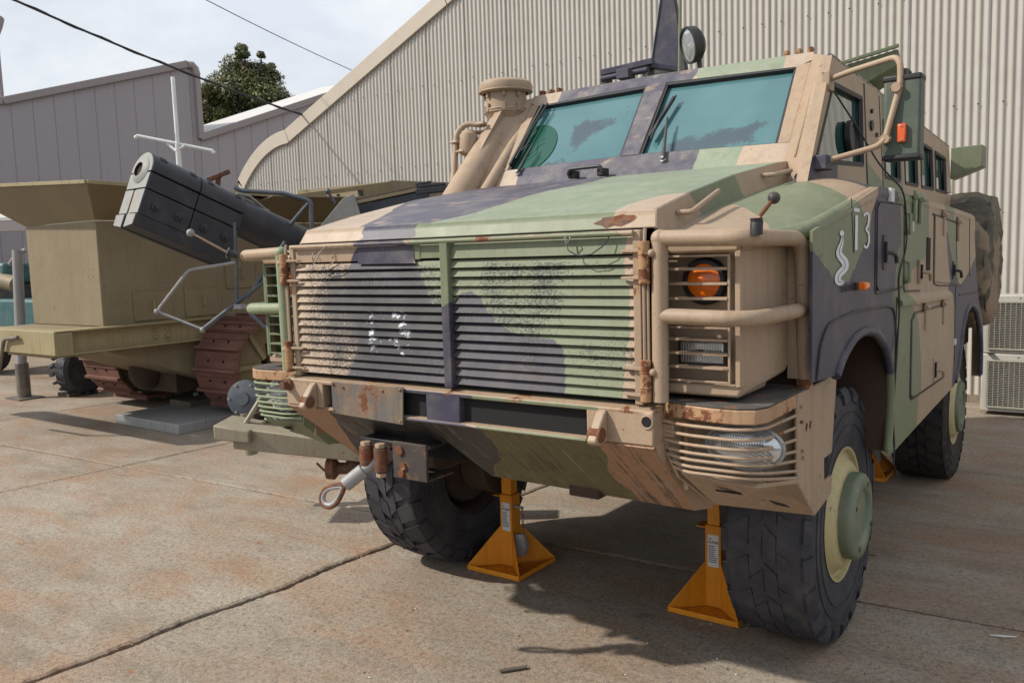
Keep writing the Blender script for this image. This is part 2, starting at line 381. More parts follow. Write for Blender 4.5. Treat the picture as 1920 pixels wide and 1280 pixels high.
# ---- camouflage: signed distance to hand-laid blobs, stored as attributes
F_NAVY = [[(-.44, 1.825), (-.13, 1.825), (-.13, 1.74), (-.1, 1.69), (-.07, 1.64), (-.07, 1.6), (-.03, 1.56), (.01, 1.55), (.02, 1.57), (.06, 1.58), (.12, 1.63), (.18, 1.62), (.21, 1.57), (.26, 1.51), (.32, 1.48), (.39, 1.46), (.53, 1.45), (.56, 1.41), (.56, 1.33), (.56, 1.245), (-.53, 1.245), (-.53, 1.29), (-.48, 1.36), (-.47, 1.41), (-.46, 1.48), (-.54, 1.52), (-.53, 1.59), (-.53, 1.64), (-.5, 1.73)],
          [(-.48, 1.93), (-.17, 1.93), (-.235, 1.826), (-.535, 1.826)],
          [(-.60, 1.245), (.16, 1.245), (.12, 1.11), (-.60, 1.11)],
          [(-.64, 1.113), (-.86, .8), (-.87, .45), (-.06, .5), (-.06, .77), (.04, .88), (.14, .94), (.18, 1.02), (.19, 1.113)],
          [(-.66, 2.05), (-.71, 2.24), (-.71, 2.43), (-.64, 2.68), (-.7, 2.9), (.2, 2.9), (.23, 2.70), (.16, 2.60), (.2, 2.3), (.4, 2.27), (.39, 2.05)]]
F_GREEN = [[(-.13, 1.825), (.82, 1.825), (.8, 1.71), (.82, 1.6), (.82, 1.49), (.8, 1.38), (.79, 1.245), (.17, 1.245), (-.37, 1.5)],
           [(-.2, 1.93), (.73, 1.93), (.705, 1.826), (-.24, 1.826)],
           [(.12, 1.245), (.72, 1.245), (.70, 1.11), (.14, 1.11)],
           [(.19, 1.113), (.18, 1.02), (.14, .94), (.04, .88), (-.06, .77), (-.29, .53), (.63, .6), (.66, .79), (.66, .85), (.63, .91), (.64, .97), (.69, 1.03), (.71, 1.113)],
           [(.38, 2.27), (.63, 2.26), (.60, 2.05), (.36, 2.05)], [(.2, 2.68), (.2, 2.9), (.72, 2.9), (.71, 2.6)]]
T_NAVY = [[(-.51, .05), (-.6, .33), (-.67, .48), (-.75, .58), (-.83, .74), (-.95, .9), (-.95, 1.7), (-.1, 1.7), (.08, 1.04), (.03, .85), (-.02, .67), (0, .47), (-.02, .28), (-.2, .05)], [(1.1, 1.45), (1.4, 1.3), (1.4, 1.78), (1.1, 1.7)], [(1.0, 3.6), (1.4, 3.9), (1.4, 5.5), (1.0, 5.5)]]
T_GREEN = [[(-.2, .05), (-.02, .28), (0, .47), (-.02, .67), (.03, .85), (.08, 1.04), (-.1, 1.7), (.45, 1.7), (.64, 1.3), (.75, 1.33), (.85, 1.05), (.93, .9), (.93, .42), (.76, .40), (.7, .25), (.71, .05)],
           [(.5, .95), (.93, .66), (1.33, .22), (1.36, .98), (1.1, 1.2), (.86, 1.5), (.5, 1.6)], [(1.0, 1.75), (1.4, 1.75), (1.4, 2.5), (1.0, 2.5)]]
S_GREEN = [[(.23, 1.85), (.3, 1.79), (.36, 1.76), (.42, 1.74), (.47, 1.73), (.55, 1.7), (.64, 1.66), (.7, 1.62), (.8, 1.6), (.91, 1.62), (.99, 1.66), (1.11, 1.73), (1.23, 1.79), (1.21, 1.82), (1.13, 1.88), (1.03, 1.92), (.98, 1.94), (.88, 1.99), (.23, 1.9)],
           [(1.75, 2.06), (1.78, 1.94), (1.82, 1.76), (1.75, 1.71), (1.7, 1.6), (1.69, 1.52), (1.74, 1.46), (1.75, 1.32), (1.66, 1.16), (1.45, 1.18), (1.38, .6), (2.33, .6), (2.32, .85), (2.38, .99), (2.37, 1.1), (2.31, 1.26), (2.27, 1.35), (2.14, 1.44), (2.01, 1.52), (2.03, 1.61), (2.37, 1.64), (2.5, 1.67), (2.57, 1.75), (2.56, 1.85), (2.53, 1.99), (2.48, 2.07)],
           [(3.0, 2.05), (3.1, 1.81), (3.36, 1.6), (3.7, 1.46), (3.58, 1.68), (3.43, 1.85), (3.35, 2.05)]]
S_NAVY = [[(.36, 1.76), (.42, 1.74), (.47, 1.73), (.55, 1.7), (.64, 1.66), (.7, 1.62), (.8, 1.6), (.91, 1.62), (.99, 1.66), (1.11, 1.73), (1.23, 1.79), (1.25, 1.87), (1.33, 1.93), (1.43, 2.06), (1.75, 2.06), (1.78, 1.94), (1.82, 1.76), (1.75, 1.71), (1.7, 1.6), (1.69, 1.52), (1.74, 1.46), (1.75, 1.32), (1.66, 1.16), (1.2, 1.0), (.6, .9), (.36, 1.25), (.3, 1.59)],
          [(3.24, 1.45), (3.48, 1.39), (3.52, 1.07), (3.47, .86), (3.43, .6), (5.29, .4), (4.94, 2.1), (4.3, 1.8), (4.4, 1.63), (4.12, 1.54), (3.86, 1.48), (3.7, 1.46), (3.36, 1.6), (3.1, 1.81), (3.06, 1.81), (3.14, 1.66), (3.26, 1.5)]]
H_GREEN = [[(.38, 1.99), (.48, 1.85), (.89, 1.92), (.82, 2.1)]]
U_GREEN = [[(1.6, 1.9), (2.35, 1.9), (2.35, 2.2), (2.9, 2.05), (2.9, 1.9)], [(2.75, 2.0), (3.3, 2.0), (3.3, 2.7), (2.8, 2.7)]]
U_NAVY = [[(1.3, 1.95), (1.75, 1.95), (1.8, 2.16), (1.3, 2.14)]]
def sdf(poly, P):
    q = np.array(poly, float); a = q; b = np.roll(q, -1, 0)
    d2 = np.full(len(P), 1e9); ins = np.zeros(len(P), bool)
    for A, Bq in zip(a, b):
        e = Bq - A; wv = P - A; t = np.clip((wv @ e) / (e @ e), 0, 1)
        d2 = np.minimum(d2, ((wv - t[:, None] * e) ** 2).sum(1))
        c = ((A[1] > P[:, 1]) != (Bq[1] > P[:, 1]))
        with np.errstate(divide='ignore', invalid='ignore'):
            xi = (Bq[0] - A[0]) * (P[:, 1] - A[1]) / (Bq[1] - A[1]) + A[0]
        ins ^= (c & (P[:, 0] < xi))
    return np.where(ins, 1, -1) * np.sqrt(d2)
CAMO = {'front': ((0, 2), F_NAVY, F_GREEN), 'top': ((0, 1), T_NAVY, T_GREEN), 'side': ((1, 2), S_NAVY, S_GREEN), 'hside': ((1, 2), [], H_GREEN), 'upper': ((1, 2), U_NAVY, U_GREEN)}
def slice_mesh(me, st, axes='xyz'):
    bm = bmesh.new(); bm.from_mesh(me)
    co = np.array([v.co[:] for v in bm.verts]); lo = co.min(0); hi = co.max(0)
    for ax in axes:
        i = 'xyz'.index(ax); no = [0, 0, 0]; no[i] = 1
        for k in range(int(lo[i] / st), int(hi[i] / st) + 1):
            p = [0, 0, 0]; p[i] = k * st + .0113
            if lo[i] < p[i] < hi[i]: bmesh.ops.bisect_plane(bm, geom=bm.verts[:] + bm.edges[:] + bm.faces[:], plane_co=p, plane_no=no, dist=1e-5)
    bm.to_mesh(me); bm.free()
def camouflage(me, side='side', front='front', top='top', st=.06):
    slice_mesh(me, st)
    n = len(me.loops); vi = np.empty(n, int); me.loops.foreach_get('vertex_index', vi)
    co = np.empty(len(me.vertices) * 3); me.vertices.foreach_get('co', co); co = co.reshape(-1, 3)[vi]
    fn = np.empty(len(me.polygons) * 3); me.polygons.foreach_get('normal', fn); fn = fn.reshape(-1, 3)
    tot = np.empty(len(me.polygons), int); me.polygons.foreach_get('loop_total', tot); ln = np.abs(np.repeat(fn, tot, 0))
    mode = np.where(ln[:, 0] > np.maximum(ln[:, 1] * .95, ln[:, 2]), 0, np.where(ln[:, 2] > ln[:, 1] * 1.3, 2, 1))
    for key, idx in (('navy', 1), ('green', 2)):
        out = np.full(n, -1.0)
        for mi, mk in ((0, side), (1, front), (2, top)):
            sel = mode == mi
            if not sel.any() or mk not in CAMO: continue
            ax = CAMO[mk][0]
            for poly in CAMO[mk][idx]: out[sel] = np.maximum(out[sel], sdf(poly, co[sel][:, ax]))
        me.attributes.new(key, 'FLOAT', 'CORNER').data.foreach_set('value', out)
def grime(o):
    me = o.data; n = len(me.vertices); co = np.empty(n * 3); me.vertices.foreach_get('co', co); co = co.reshape(-1, 3)
    x, z = co[:, 0], co[:, 2]
    s = .33 * np.exp(-((x + .38) / .60) ** 2 - ((z - 1.48) / .26) ** 2) + .12 * np.exp(-((x - .45) / .35) ** 2 - ((z - 1.67) / .10) ** 2) + .07 * np.exp(-((x - .5) / .3) ** 2 - ((z - 1.32) / .1) ** 2) - .06 - .1 * (z > 1.735)
    wt = np.full(n, -.5)
    for (a, b) in ((-.38, 1.525), (-.39, 1.49), (-.39, 1.455), (-.39, 1.42), (-.39, 1.385), (-.2, 1.525), (-.21, 1.49), (-.2, 1.455), (-.19, 1.42), (-.27, 1.42), (-.26, 1.525), (-.21, 1.385)):
        wt = np.maximum(wt, .42 - 9 * np.hypot((x - a) * .7, z - b))
    me.attributes.new('soot', 'FLOAT', 'POINT').data.foreach_set('value', s.astype(float))
    me.attributes.new('white', 'FLOAT', 'POINT').data.foreach_set('value', wt)
def text(name, s, size, mat, parent, loc, rot, ext=.0008, sx=1, label=None):
    cu = bpy.data.curves.new(name, 'FONT'); cu.body = s; cu.size = size; cu.extrude = ext; cu.align_x = 'CENTER'; cu.align_y = 'CENTER'
    t = bpy.data.objects.new(name, cu); COL.objects.link(t)
    me = bpy.data.meshes.new_from_object(t.evaluated_get(bpy.context.evaluated_depsgraph_get()))
    bpy.data.objects.remove(t); me.materials.clear(); me.materials.append(M[mat])
    o = bpy.data.objects.new(name, me); COL.objects.link(o); o.scale = (sx, 1, 1); o.location = loc; o.rotation_euler = rot
    if parent:
        o.parent = parent
        p = parent; mw = Matrix.Identity(4); ch = []
        while p: ch.append(p); p = p.parent
        for q in reversed(ch): mw = mw @ q.matrix_parent_inverse @ (Matrix.LocRotScale(q.location, q.rotation_euler, q.scale))
        o.matrix_parent_inverse = mw.inverted()
    if label: o['label'] = label
    return o

# ================================================================== SETTING
# earth under everything, seen only in the joints and beyond the yard
g = B(); g.add([(-600, -600, -.03), (600, -600, -.03), (600, 600, -.03), (-600, 600, -.03)], [(0, 1, 2, 3)])
tag(g.build('ground', 'earth', smooth=0), kind='structure')
pv = tag(bpy.data.objects.new('concrete_pavement', None), kind='structure'); COL.objects.link(pv)
def gp(i, j):   # grid corner, the yard's slabs lie about four degrees off the vehicle
    return Vector((-1.42 + 3.53 * i + .068 * (2.85 * j), 1.62 + 2.85 * j + .055 * (3.53 * i), 0))
def wob(p, q, amp, n, seed):
    out = []
    for k in range(n):
        t = k / n; a = p.lerp(q, t); d = (q - p).normalized(); nrm = Vector((-d.y, d.x, 0))
        f = min(1, t * 6, (1 - t) * 6)
        out.append(a + nrm * (f * amp * (mnoise.noise(Vector((t * 5 + seed, 3.1, 0))) * 1.6 + mnoise.noise(Vector((t * 24 + seed, 7.7, 0))) * .8 + mnoise.noise(Vector((t * 90 + seed, 1.7, 0))) * .45)))
    return out
def edge(i, j, di, dj):
    key = (i, j, di, dj); p, q = gp(i, j), gp(i + di, j + dj)
    amp = .008
    if (i, j, di, dj) in ((0, -1, 0, 1),): amp = .020
    return wob(p, q, amp, 110 if -3 < i < 3 and abs(j) < 3 else 14, (i * 13.7 + j * 7.3 + di * 3.1) % 50)
for i in range(-7, 4):
    for j in range(-2, 9):
        if i > 2 and j > 3: continue
        E1 = edge(i, j, 1, 0); E2 = edge(i + 1, j, 0, 1); E3 = edge(i, j + 1, 1, 0); E4 = edge(i, j, 0, 1)
        E3r = [gp(i + 1, j + 1)] + E3[:0:-1]; E4r = [gp(i, j + 1)] + E4[:0:-1]
        ring = E1 + E2 + E3r + E4r
        c = (gp(i, j) + gp(i + 1, j + 1)) / 2
        def gap(p):
            w_ = .0095 + .004 * mnoise.noise(p * 14)
            if i in (0, -1) and j == -1:   # the broken joint in front of the truck
                x0 = gp(0, -1).lerp(gp(0, 0), .5).x
                if abs(p.x - x0) < .25: w_ = .012 + .009 * mnoise.noise(p * 9) + .006 * mnoise.noise(p * 45)
            return w_
        ring = [p + (c - p).normalized() * gap(p) * 1.35 for p in ring]
        dz = random.uniform(-.0025, .0025)
        b = B(); n = len(ring)
        # domed skirt so the joint is a real groove with a worn arris
        inner = [p + (c - p).normalized() * .016 for p in ring]
        b.add([(p.x, p.y, -.04) for p in ring] + [(p.x, p.y, dz - .008) for p in ring] + [(p.x, p.y, dz) for p in inner],
              [(k, (k + 1) % n, n + (k + 1) % n, n + k) for k in range(n)] + [(n + k, n + (k + 1) % n, 2 * n + (k + 1) % n, 2 * n + k) for k in range(n)] + [tuple(range(2 * n, 3 * n))])
        b.build('slab', 'concrete', pv, world=False, smooth=0)

# ---- corrugated hall behind the truck
hall = empty('corrugated_hall', 'tall cream corrugated steel hall with a sloping curved-eave roof behind the camouflaged truck', 'building', (-2, 7.72, 0))
def roofz(x):
    if x < -11.3: return 3.1
    if x < -9.96: # curved eave
        t = (x + 11.3) / 1.34; return 3.12 + .76 * (1 - (1 - t) ** 1.9) ** .9
    return 3.88 + (x + 9.96) * .441
Y0 = 7.72
SH = .762; NSH = 26
for k in range(NSH):
    x0 = -11.22 + k * SH
    b = B(); vs = []; fs = []; st = 8; n = 10 * st
    for q in range(n + 1):
        x = x0 + SH * q / n; y = Y0 + .0115 * math.sin(2 * PI * q / st) + (.006 if q < 2 else 0)
        top = max(.6, min(roofz(x) - .06, 11))
        vs += [(x, y, .06), (x, y, top * .5), (x, y, top)]
        if q: a = 3 * (q - 1); fs += [(a, a + 3, a + 4, a + 1), (a + 1, a + 4, a + 5, a + 2)]
    b.add(vs, fs).build('corrugated_sheet', 'corr', hall, smooth=80, fixn=False)
b = B()
for r, zz in enumerate((1.0, 2.05, 3.15, 4.35, 5.55)):
    k = 0; x = -11.1
    while x < 8:
        if zz < roofz(x) - .15: b.sphere((x + .019, Y0 - .012, zz + random.uniform(-.012, .012)), .008, 6)
        k += 1; x += (.2286, .3048, .2286)[k % 3]
b.build('wall_screw', 'dark', hall, kind='stuff')
# flashing that follows the roof edge
b = B(); xs = [-11.42 + .06 * i for i in range(26)] + [-9.8, -6.9]
def flash(xs, name):
    b = B(); vs = []; fs = []
    for i, x in enumerate(xs):
        z = roofz(x); dz = (roofz(x + .02) - roofz(x - .02)) / .04; nn = math.hypot(1, dz); w_ = .24
        o_ = Vector((-dz / nn, 0, 1 / nn)) * w_
        p = Vector((x, 0, z)) - o_ * .35; q = Vector((x, 0, z)) + o_ * .65
        for y in (Y0 - .05, Y0 + .25): vs += [(p.x, y, p.z), (q.x, y, q.z)]
        if i:
            a = 4 * (i - 1)
            fs += [(a, a + 1, a + 5, a + 4), (a + 1, a + 3, a + 7, a + 5), (a, a + 4, a + 6, a + 2)]
    fs += [(0, 2, 3, 1)]; a = 4 * (len(xs) - 1); fs += [(a, a + 1, a + 3, a + 2)]
    b.add(vs, fs).build(name, 'barge', hall, bevel=.006)
flash([-11.36 + .07 * i for i in range(21)] + [-9.92], 'roof_edge_flashing')
flash([-9.91, -8, -6.2], 'roof_edge_flashing'); flash([-6.19, -4, -2], 'roof_edge_flashing'); flash([-1.99, 2, 5, 8.2], 'roof_edge_flashing')
b = B(); xs = [-11.36 + .12 * i for i in range(12)] + [-9.9, 8.4]; vs = []; fs = []
for i, x in enumerate(xs):
    vs += [(x, Y0 + .02, roofz(x) + .03), (x, Y0 + 14, roofz(x) + .03)]
    if i: a = 2 * (i - 1); fs += [(a, a + 1, a + 3, a + 2)]
b.add(vs, fs).build('roof', 'barge', hall, smooth=60)
B().box((-11.3, Y0 + .03, 0), (-11.2, Y0 + 14, 3.1)).build('side_wall', 'corr', hall)
B().box((8.5, Y0 + .03, 0), (8.6, Y0 + 14, 11)).build('side_wall', 'corr', hall)
B().box((-11.25, Y0 - .02, -.02), (8.5, Y0 + .1, .085)).build('base_sill', 'concrete', hall)

# ---- mauve-grey shed, far left
shed = empty('mauve_shed', 'long mauve-grey clad shed with a sawtooth roofline behind the gun', 'building', (-20.5, 11, 0))
Wn = Vector((-.9415, .337, 0)); Wd = Vector((.337, .9415, 0)); W0 = Vector((-20.0, 12.92, 0))
def wp(s, z, o=0): return W0 + Wd * s - Wn * o + Vector((0, 0, z))
def topz(s):
    if s < -4.95: return 6.05
    if s < 0: return 6.05 + (s + 4.95) * .292
    return 5.36 + s * .375
s = -16.0; pw = .51
while s < 5.6:
    e = min(s + pw, 0) if s < -1e-6 else s + pw
    if e - s > .02:
        b = B(); k = 9; vs = []; fs = []
        for q in range(k * 4 + 1):
            u = s + (e - s) * q / (k * 4); dd = .004 if q % 4 in (1, 2) else 0
            if q in (0, k * 4): dd = -.012
            uu = min(max(u, s + 1e-4), e - 1e-4); vs += [wp(u, 0, dd), wp(u, topz(uu), dd)]
            if q: a = 2 * (q - 1); fs += [(a, a + 2, a + 3, a + 1)]
        b.add(vs, fs).build('cladding_panel', 'shed', shed, smooth=0, fixn=False)
    s = e if e > s + .02 else s + .02
b = B()
for (s0, z0, s1, z1) in ((-16, 6.05, -4.95, 6.05), (-4.95, 6.05, -.22, 7.44), (0.0, 5.36, 5.6, 7.46)):
    b = B(); d = (wp(s1, z1) - wp(s0, z0)); b.bar(wp(s0, z0 + .03, .04), wp(s1, z1 + .03, .04), .14, .2)
    b.build('roof_capping', 'shedt', shed, bevel=.02)
B().tube([wp(-.22, 7.44, .04), wp(-.1, 7.45, .04), wp(-.02, 7.36, .04), wp(0.02, 7.18, .04)], .11, 10).bar(wp(0.0, 7.2, .04), wp(0.0, 5.36, .04), .16, .16, (1, 0, 0)).build('roof_capping', 'shedt', shed)
def shroof(s0, z0, s1, z1): return [wp(s0, z0, .0), wp(s1, z1, .0), wp(s1, z1 + 0, -18), wp(s0, z0, -18)]
B().add(shroof(-4.95, 6.02, 0, 7.46), [(0, 1, 2, 3)]).add([wp(0, 5.3, .02) , wp(0, 7.4, .02), wp(0, 7.4, -18), wp(0, 5.3, -18)], [(0, 1, 2, 3)]).build('roof', 'shedt', shed, smooth=0)
B().add([wp(0, 5.42), wp(5.6, 7.5), wp(5.6, 8.0, -4), wp(0, 5.93, -4)], [(0, 1, 2, 3)]).build('roof', 'roofw', shed, smooth=0, label='pale sunlit roof sheet')
B().add([wp(-16, 6.0), wp(-4.95, 6.0), wp(-4.95, 6.0, -18), wp(-16, 6.0, -18)], [(0, 1, 2, 3)]).build('roof', 'shedt', shed, smooth=0)

# ---- tree beyond the shed
tr = empty('gum_tree', 'dense dark green gum tree rising behind the shed roof', 'tree', (-36.0, 26.9, 0))
b = B(); b.tube([(-36, 26.9, 0), (-36.1, 26.9, 4), (-35.9, 27, 8), (-36.1, 26.9, 11)], [.45, .36, .24, .08], 10); b.build('trunk', 'bark', tr)
b = B(); rng = random.Random(3)
blobs = []
rv = Vector((.813, .581, 0))
for (u, z, r) in ((-1.9, 9.6, 1.0), (-1.7, 8.4, 1.1), (-1.0, 10.9, 1.05), (-.4, 12.0, .8), (.3, 11.9, .7), (-.1, 10.6, 1.2), (.8, 11.5, .65), (1.2, 10.2, 1.0), (1.9, 9.9, .85), (2.25, 9.0, .75), (1.4, 8.9, .9), (0.2, 9.2, .9), (-.9, 9.3, .9), (-1.4, 7.2, 1.2), (-.3, 7.9, .8), (.9, 7.7, 1.0), (2.0, 7.9, .9), (1.0, 12.25, .22), (-.05, 12.7, .3), (-2.3, 8.8, .7), (-1.6, 10.6, .6)):
    for q in range(3): blobs.append((Vector((-36, 26.9, 0)) + rv * (u * 1.17 + .15) + Vector((-.581, .813, 0)) * rng.uniform(-1.2, 1.2) + Vector((rng.gauss(0, .18), 0, z - .12 + rng.gauss(0, .16))), r * rng.uniform(.85, 1.22)))
for c_, r in blobs:
    b.tube([(-36, 26.9, c_.z - 2.2), (c_ + Vector((-36, 26.9, c_.z - 2)) ) / 2 if False else c_ - Vector((0, 0, .5)), c_], [.06, .04, .02], 5)
b.build('limb', 'bark', tr)
vs = []; fs = []
for c_, r in blobs:
    for q in range(int(800 * r)):
        d = Vector((rng.gauss(0, 1), rng.gauss(0, 1), rng.gauss(0, 1))).normalized(); rr = r * rng.uniform(.35, 1) ** .45
        p = c_ + Vector((d.x, d.y, d.z * .8)) * rr; a = Vector((rng.gauss(0, 1), rng.gauss(0, 1), rng.gauss(0, 1))).normalized(); c2 = a.cross(d).normalized()
        l = rng.uniform(.05, .12); i0 = len(vs); vs += [p - a * l, p + c2 * l * .5, p + a * l, p - c2 * l * .5]; fs.append((i0, i0 + 1, i0 + 2, i0 + 3))
b = B(); b.add(vs, fs); o = b.build('crown', 'leaf', tr, smooth=0, fixn=False); o['kind'] = 'stuff'
tr2 = empty('distant_treetop', 'tiny distant treetop just showing over the shed roof line', 'tree', (-41, 15.5, 0))
B().tube([(-41, 15.5, 0), (-41, 15.6, 11.5)], [.3, .05], 6).build('trunk', 'bark', tr2)
vs = []; fs = []
for q in range(260):
    p = Vector((-41, 15.5, 11.1)) + Vector((rng.gauss(0, .5), rng.gauss(0, .5), rng.gauss(0, .3))); a = Vector((rng.gauss(0, 1), rng.gauss(0, 1), rng.gauss(0, 1))).normalized() * .12; c2 = Vector((a.y, -a.x, .05))
    i0 = len(vs); vs += [p - a, p + c2, p + a, p - c2]; fs.append((i0, i0 + 1, i0 + 2, i0 + 3))
B().add(vs, fs).build('crown', 'leaf', tr2, smooth=0, fixn=False, kind='stuff')

# ---- overhead wires, street lamp, white aerial mast
def cat(p, q, sag, n=24):
    p = Vector(p); q = Vector(q); return [p.lerp(q, i / n) - Vector((0, 0, sag * 4 * (i / n) * (1 - i / n))) for i in range(n + 1)]
b = B(); P = cat((-9.6, .6, 5.9), (-9.5, 8.0, 4.2), .16, 60)
b.tube(P, .017, 8); b.tube([p + Vector((.016 * math.cos(i * .9), 0, .016 * math.sin(i * .9))) for i, p in enumerate(P)], .010, 6)
tag(b.build('overhead_cable', 'black'), 'thick black twisted service cable sagging to the corrugated hall roof', 'cable', 'overhead cables')
b = B(); b.tube(cat((-9.6, 2.4, 6.75), (-11.95, 11.6, 5.86), .12, 30), .008, 6)
tag(b.build('overhead_cable', 'dsteel'), 'thin grey wire crossing the sky above the thick black cable', 'cable', 'overhead cables')
lamp = empty('street_lamp', 'grey street lamp cut by the left edge with only its head showing', 'street lamp', (-30.35, 12.17, 0))
b = B(); b.tube([(-30.35, 12.17, 0), (-30.35, 12.17, 9.9)], .07, 10).build('pole', 'shedt', lamp)
B().tube([(-30.36, 12.17, 9.8), (-30.38, 12.2, 10.2), (-30.42, 12.25, 10.45), (-30.6, 12.2, 10.55), (-31.0, 12.0, 10.5)], [.06, .20, .26, .26, .2], 14).build('lamp_head', 'shedt', lamp)
mast = empty('aerial_mast', 'white upright aerial pole with a crossbar standing behind the gun muzzle', 'aerial', (-7.86, 4.13, 0))
B().tube([(-7.82, 4.11, 0), (-7.84, 4.12, 3.29)], .034, 12).build('pole', 'white', mast)
B().tube([(-7.84, 4.12, 3.29), (-7.95, 4.19, 4.16)], .026, 12).build('upper_pole', 'white', mast)
B().tube([(-8.30, 3.84, 3.42), (-7.86, 4.11, 3.30), (-7.47, 4.38, 3.19)], .022, 10).sphere((-8.31, 3.835, 3.40), .028).sphere((-7.465, 4.385, 3.17), .026).build('crossbar', 'white', mast)
B().tube([(-7.98, 4.06, 3.31), (-7.85, 4.10, 3.2), (-7.75, 4.17, 3.27)], .022, 8).build('bracket', 'white', mast)

# ================================================================== THE TRUCK
T = empty('armoured_truck', 'large four-wheeled armoured army truck in tan, green and navy camouflage standing on yellow stands', 'truck', (0, 2.6, 0))
XS = 1.30
def mir(fn):
    for s in (1, -1): fn(s)
# --- hull sides
def hull(s):
    out = [(.435, 1.29), (.435, 1.805), (1.40, 1.995), (2.9, 1.965), (4.16, 1.925), (4.33, 1.90), (4.44, 1.56), (4.63, 1.31), (4.90, 1.13), (4.99, .90), (4.97, .70), (4.84, .70), (4.83, .92), (4.70, 1.10), (4.50, 1.235), (4.22, 1.29), (4.00, 1.255), (3.84, 1.14), (3.70, .93), (3.58, .82), (2.34, .785), (1.74, .765), (1.63, .78), (1.66, 1.0), (1.655, 1.16), (1.55, 1.275), (1.37, 1.355), (1.15, 1.385), (.98, 1.375), (.84, 1.33), (.735, 1.275), (.70, 1.275)]
    B(s).prism([(XS, y, z) for y, z in out], (-.010, 0, 0)).build('side_armour', 'camo', T, bevel=.003, camo=('side', 'side', 'side') if s > 0 else ('none', 'none', 'none'))
    B(s).prism([(1.196, .498, 1.29), (XS - .012, .50, 1.29), (XS - .012, .50, 1.80), (1.196, .498, 1.79)], (0, .02, 0)).build('fender_front', 'tan', T)
    # lower belt crease and flank pieces
    B(s).prism([(XS, 1.80, 1.505), (XS, 3.30, 1.45), (XS + .022, 3.27, 1.425), (XS + .022, 1.80, 1.475)], (0, 0, -.02)).build('belt_crease', 'camo', T, bevel=.006, camo=('side', 'side', 'side'))
    # wheel arch flare
    A = [(.74, 1.27), (.80, 1.315), (.88, 1.352), (1.0, 1.39), (1.17, 1.40), (1.38, 1.37), (1.56, 1.29), (1.665, 1.175), (1.68, 1.0), (1.64, .80)]
    P = rpath([(XS - .002, y, z) for y, z in A], .06, 4)
    b = B(s); b.tube(P, .020, 8); b.build('arch_lip', 'camo', T, camo=('side', 'side', 'side'), smooth=60)
    A = [(3.60, .84), (3.72, .95), (3.85, 1.15), (4.0, 1.265), (4.22, 1.30), (4.50, 1.245), (4.71, 1.105), (4.84, .92), (4.85, .72)]
    B(s).tube(rpath([(XS - .002, y, z) for y, z in A], .06, 4), .018, 8).build('arch_lip', 'camo', T, camo=('side', 'side', 'side'), smooth=60)
    # raised line of the arch panel
    A = [(.48, 1.29), (.52, 1.41), (.62, 1.475), (.98, 1.492), (1.54, 1.475), (1.70, 1.455), (1.755, 1.36), (1.765, 1.17)]
    B(s).tube(rpath([(XS + .003, y, z) for y, z in A], .05, 5), .0055, 6).build('panel_bead', 'blackm', T)
    # deck between hull side and cab
    zi = lambda y: float(np.interp(y, [.1, .566, 1.1, 1.5, 5], [1.800, 1.905, 1.985, 2.045, 1.96])); zo = lambda y: float(np.interp(y, [.1, .5, 1.40, 2.9, 4.3], [1.772, 1.828, 1.985, 1.96, 1.92]))
    b = B(s); vs = []; fs = []; ny = 40; nx = 10
    for i in range(ny + 1):
        y = .118 + (4.28 - .118) * (i / ny) ** 1.3; xo = 1.160 + (y - .118) * .11 if y < .40 else min(XS - .014, 1.19 + (y - .40) * 1.0)
        for k in range(nx + 1):
            t = k / nx; x = .865 + (xo - .865) * t
            vs.append((x, y, zi(y) * (1 - t) + zo(y) * t + .05 * (t * (1 - t) * 4) ** .8 * min(1, y) * .75 - .012 * t ** 6))
            if i and k: a = (i - 1) * (nx + 1) + k - 1; fs.append((a, a + 1, a + nx + 2, a + nx + 1))
    b.add(vs, fs).build('fender_top', 'camo', T, camo=('top', 'top', 'top'), smooth=50)
mir(hull)
# a soft rounded shoulder along the fender edge
def shoulder(s):
    P = rpath([(1.145, .125, 1.766), (1.180, .43, 1.790), (XS - .030, .50, 1.808), (XS - .028, 1.40, 1.967), (XS - .028, 2.9, 1.937), (XS - .028, 4.28, 1.895)], .05, 4)
    B(s).tube(P, .032, 14).build('shoulder_edge', 'camo', T, camo=('side', 'side', 'side'), smooth=60)
mir(shoulder)
B().box((-.95, 3.9, .75), (.95, 4.9, 1.9)).box((-1.25, 4.0, 1.5), (1.25, 4.30, 1.92)).build('rear_hull', 'tan', T, bevel=.01)
def rear_flap(s):
    B(s).prism([(1.22, 4.95, 1.12), (1.22, 5.12, 1.06), (1.22, 5.10, .72), (1.22, 4.98, .68)], (.06, 0, 0)).build('mud_flap', 'tan', T, bevel=.008)
    B(s).box((.9, 4.3, .95), (1.2, 4.95, 1.35)).build('rear_locker', 'well', T, bevel=.01)
mir(rear_flap)
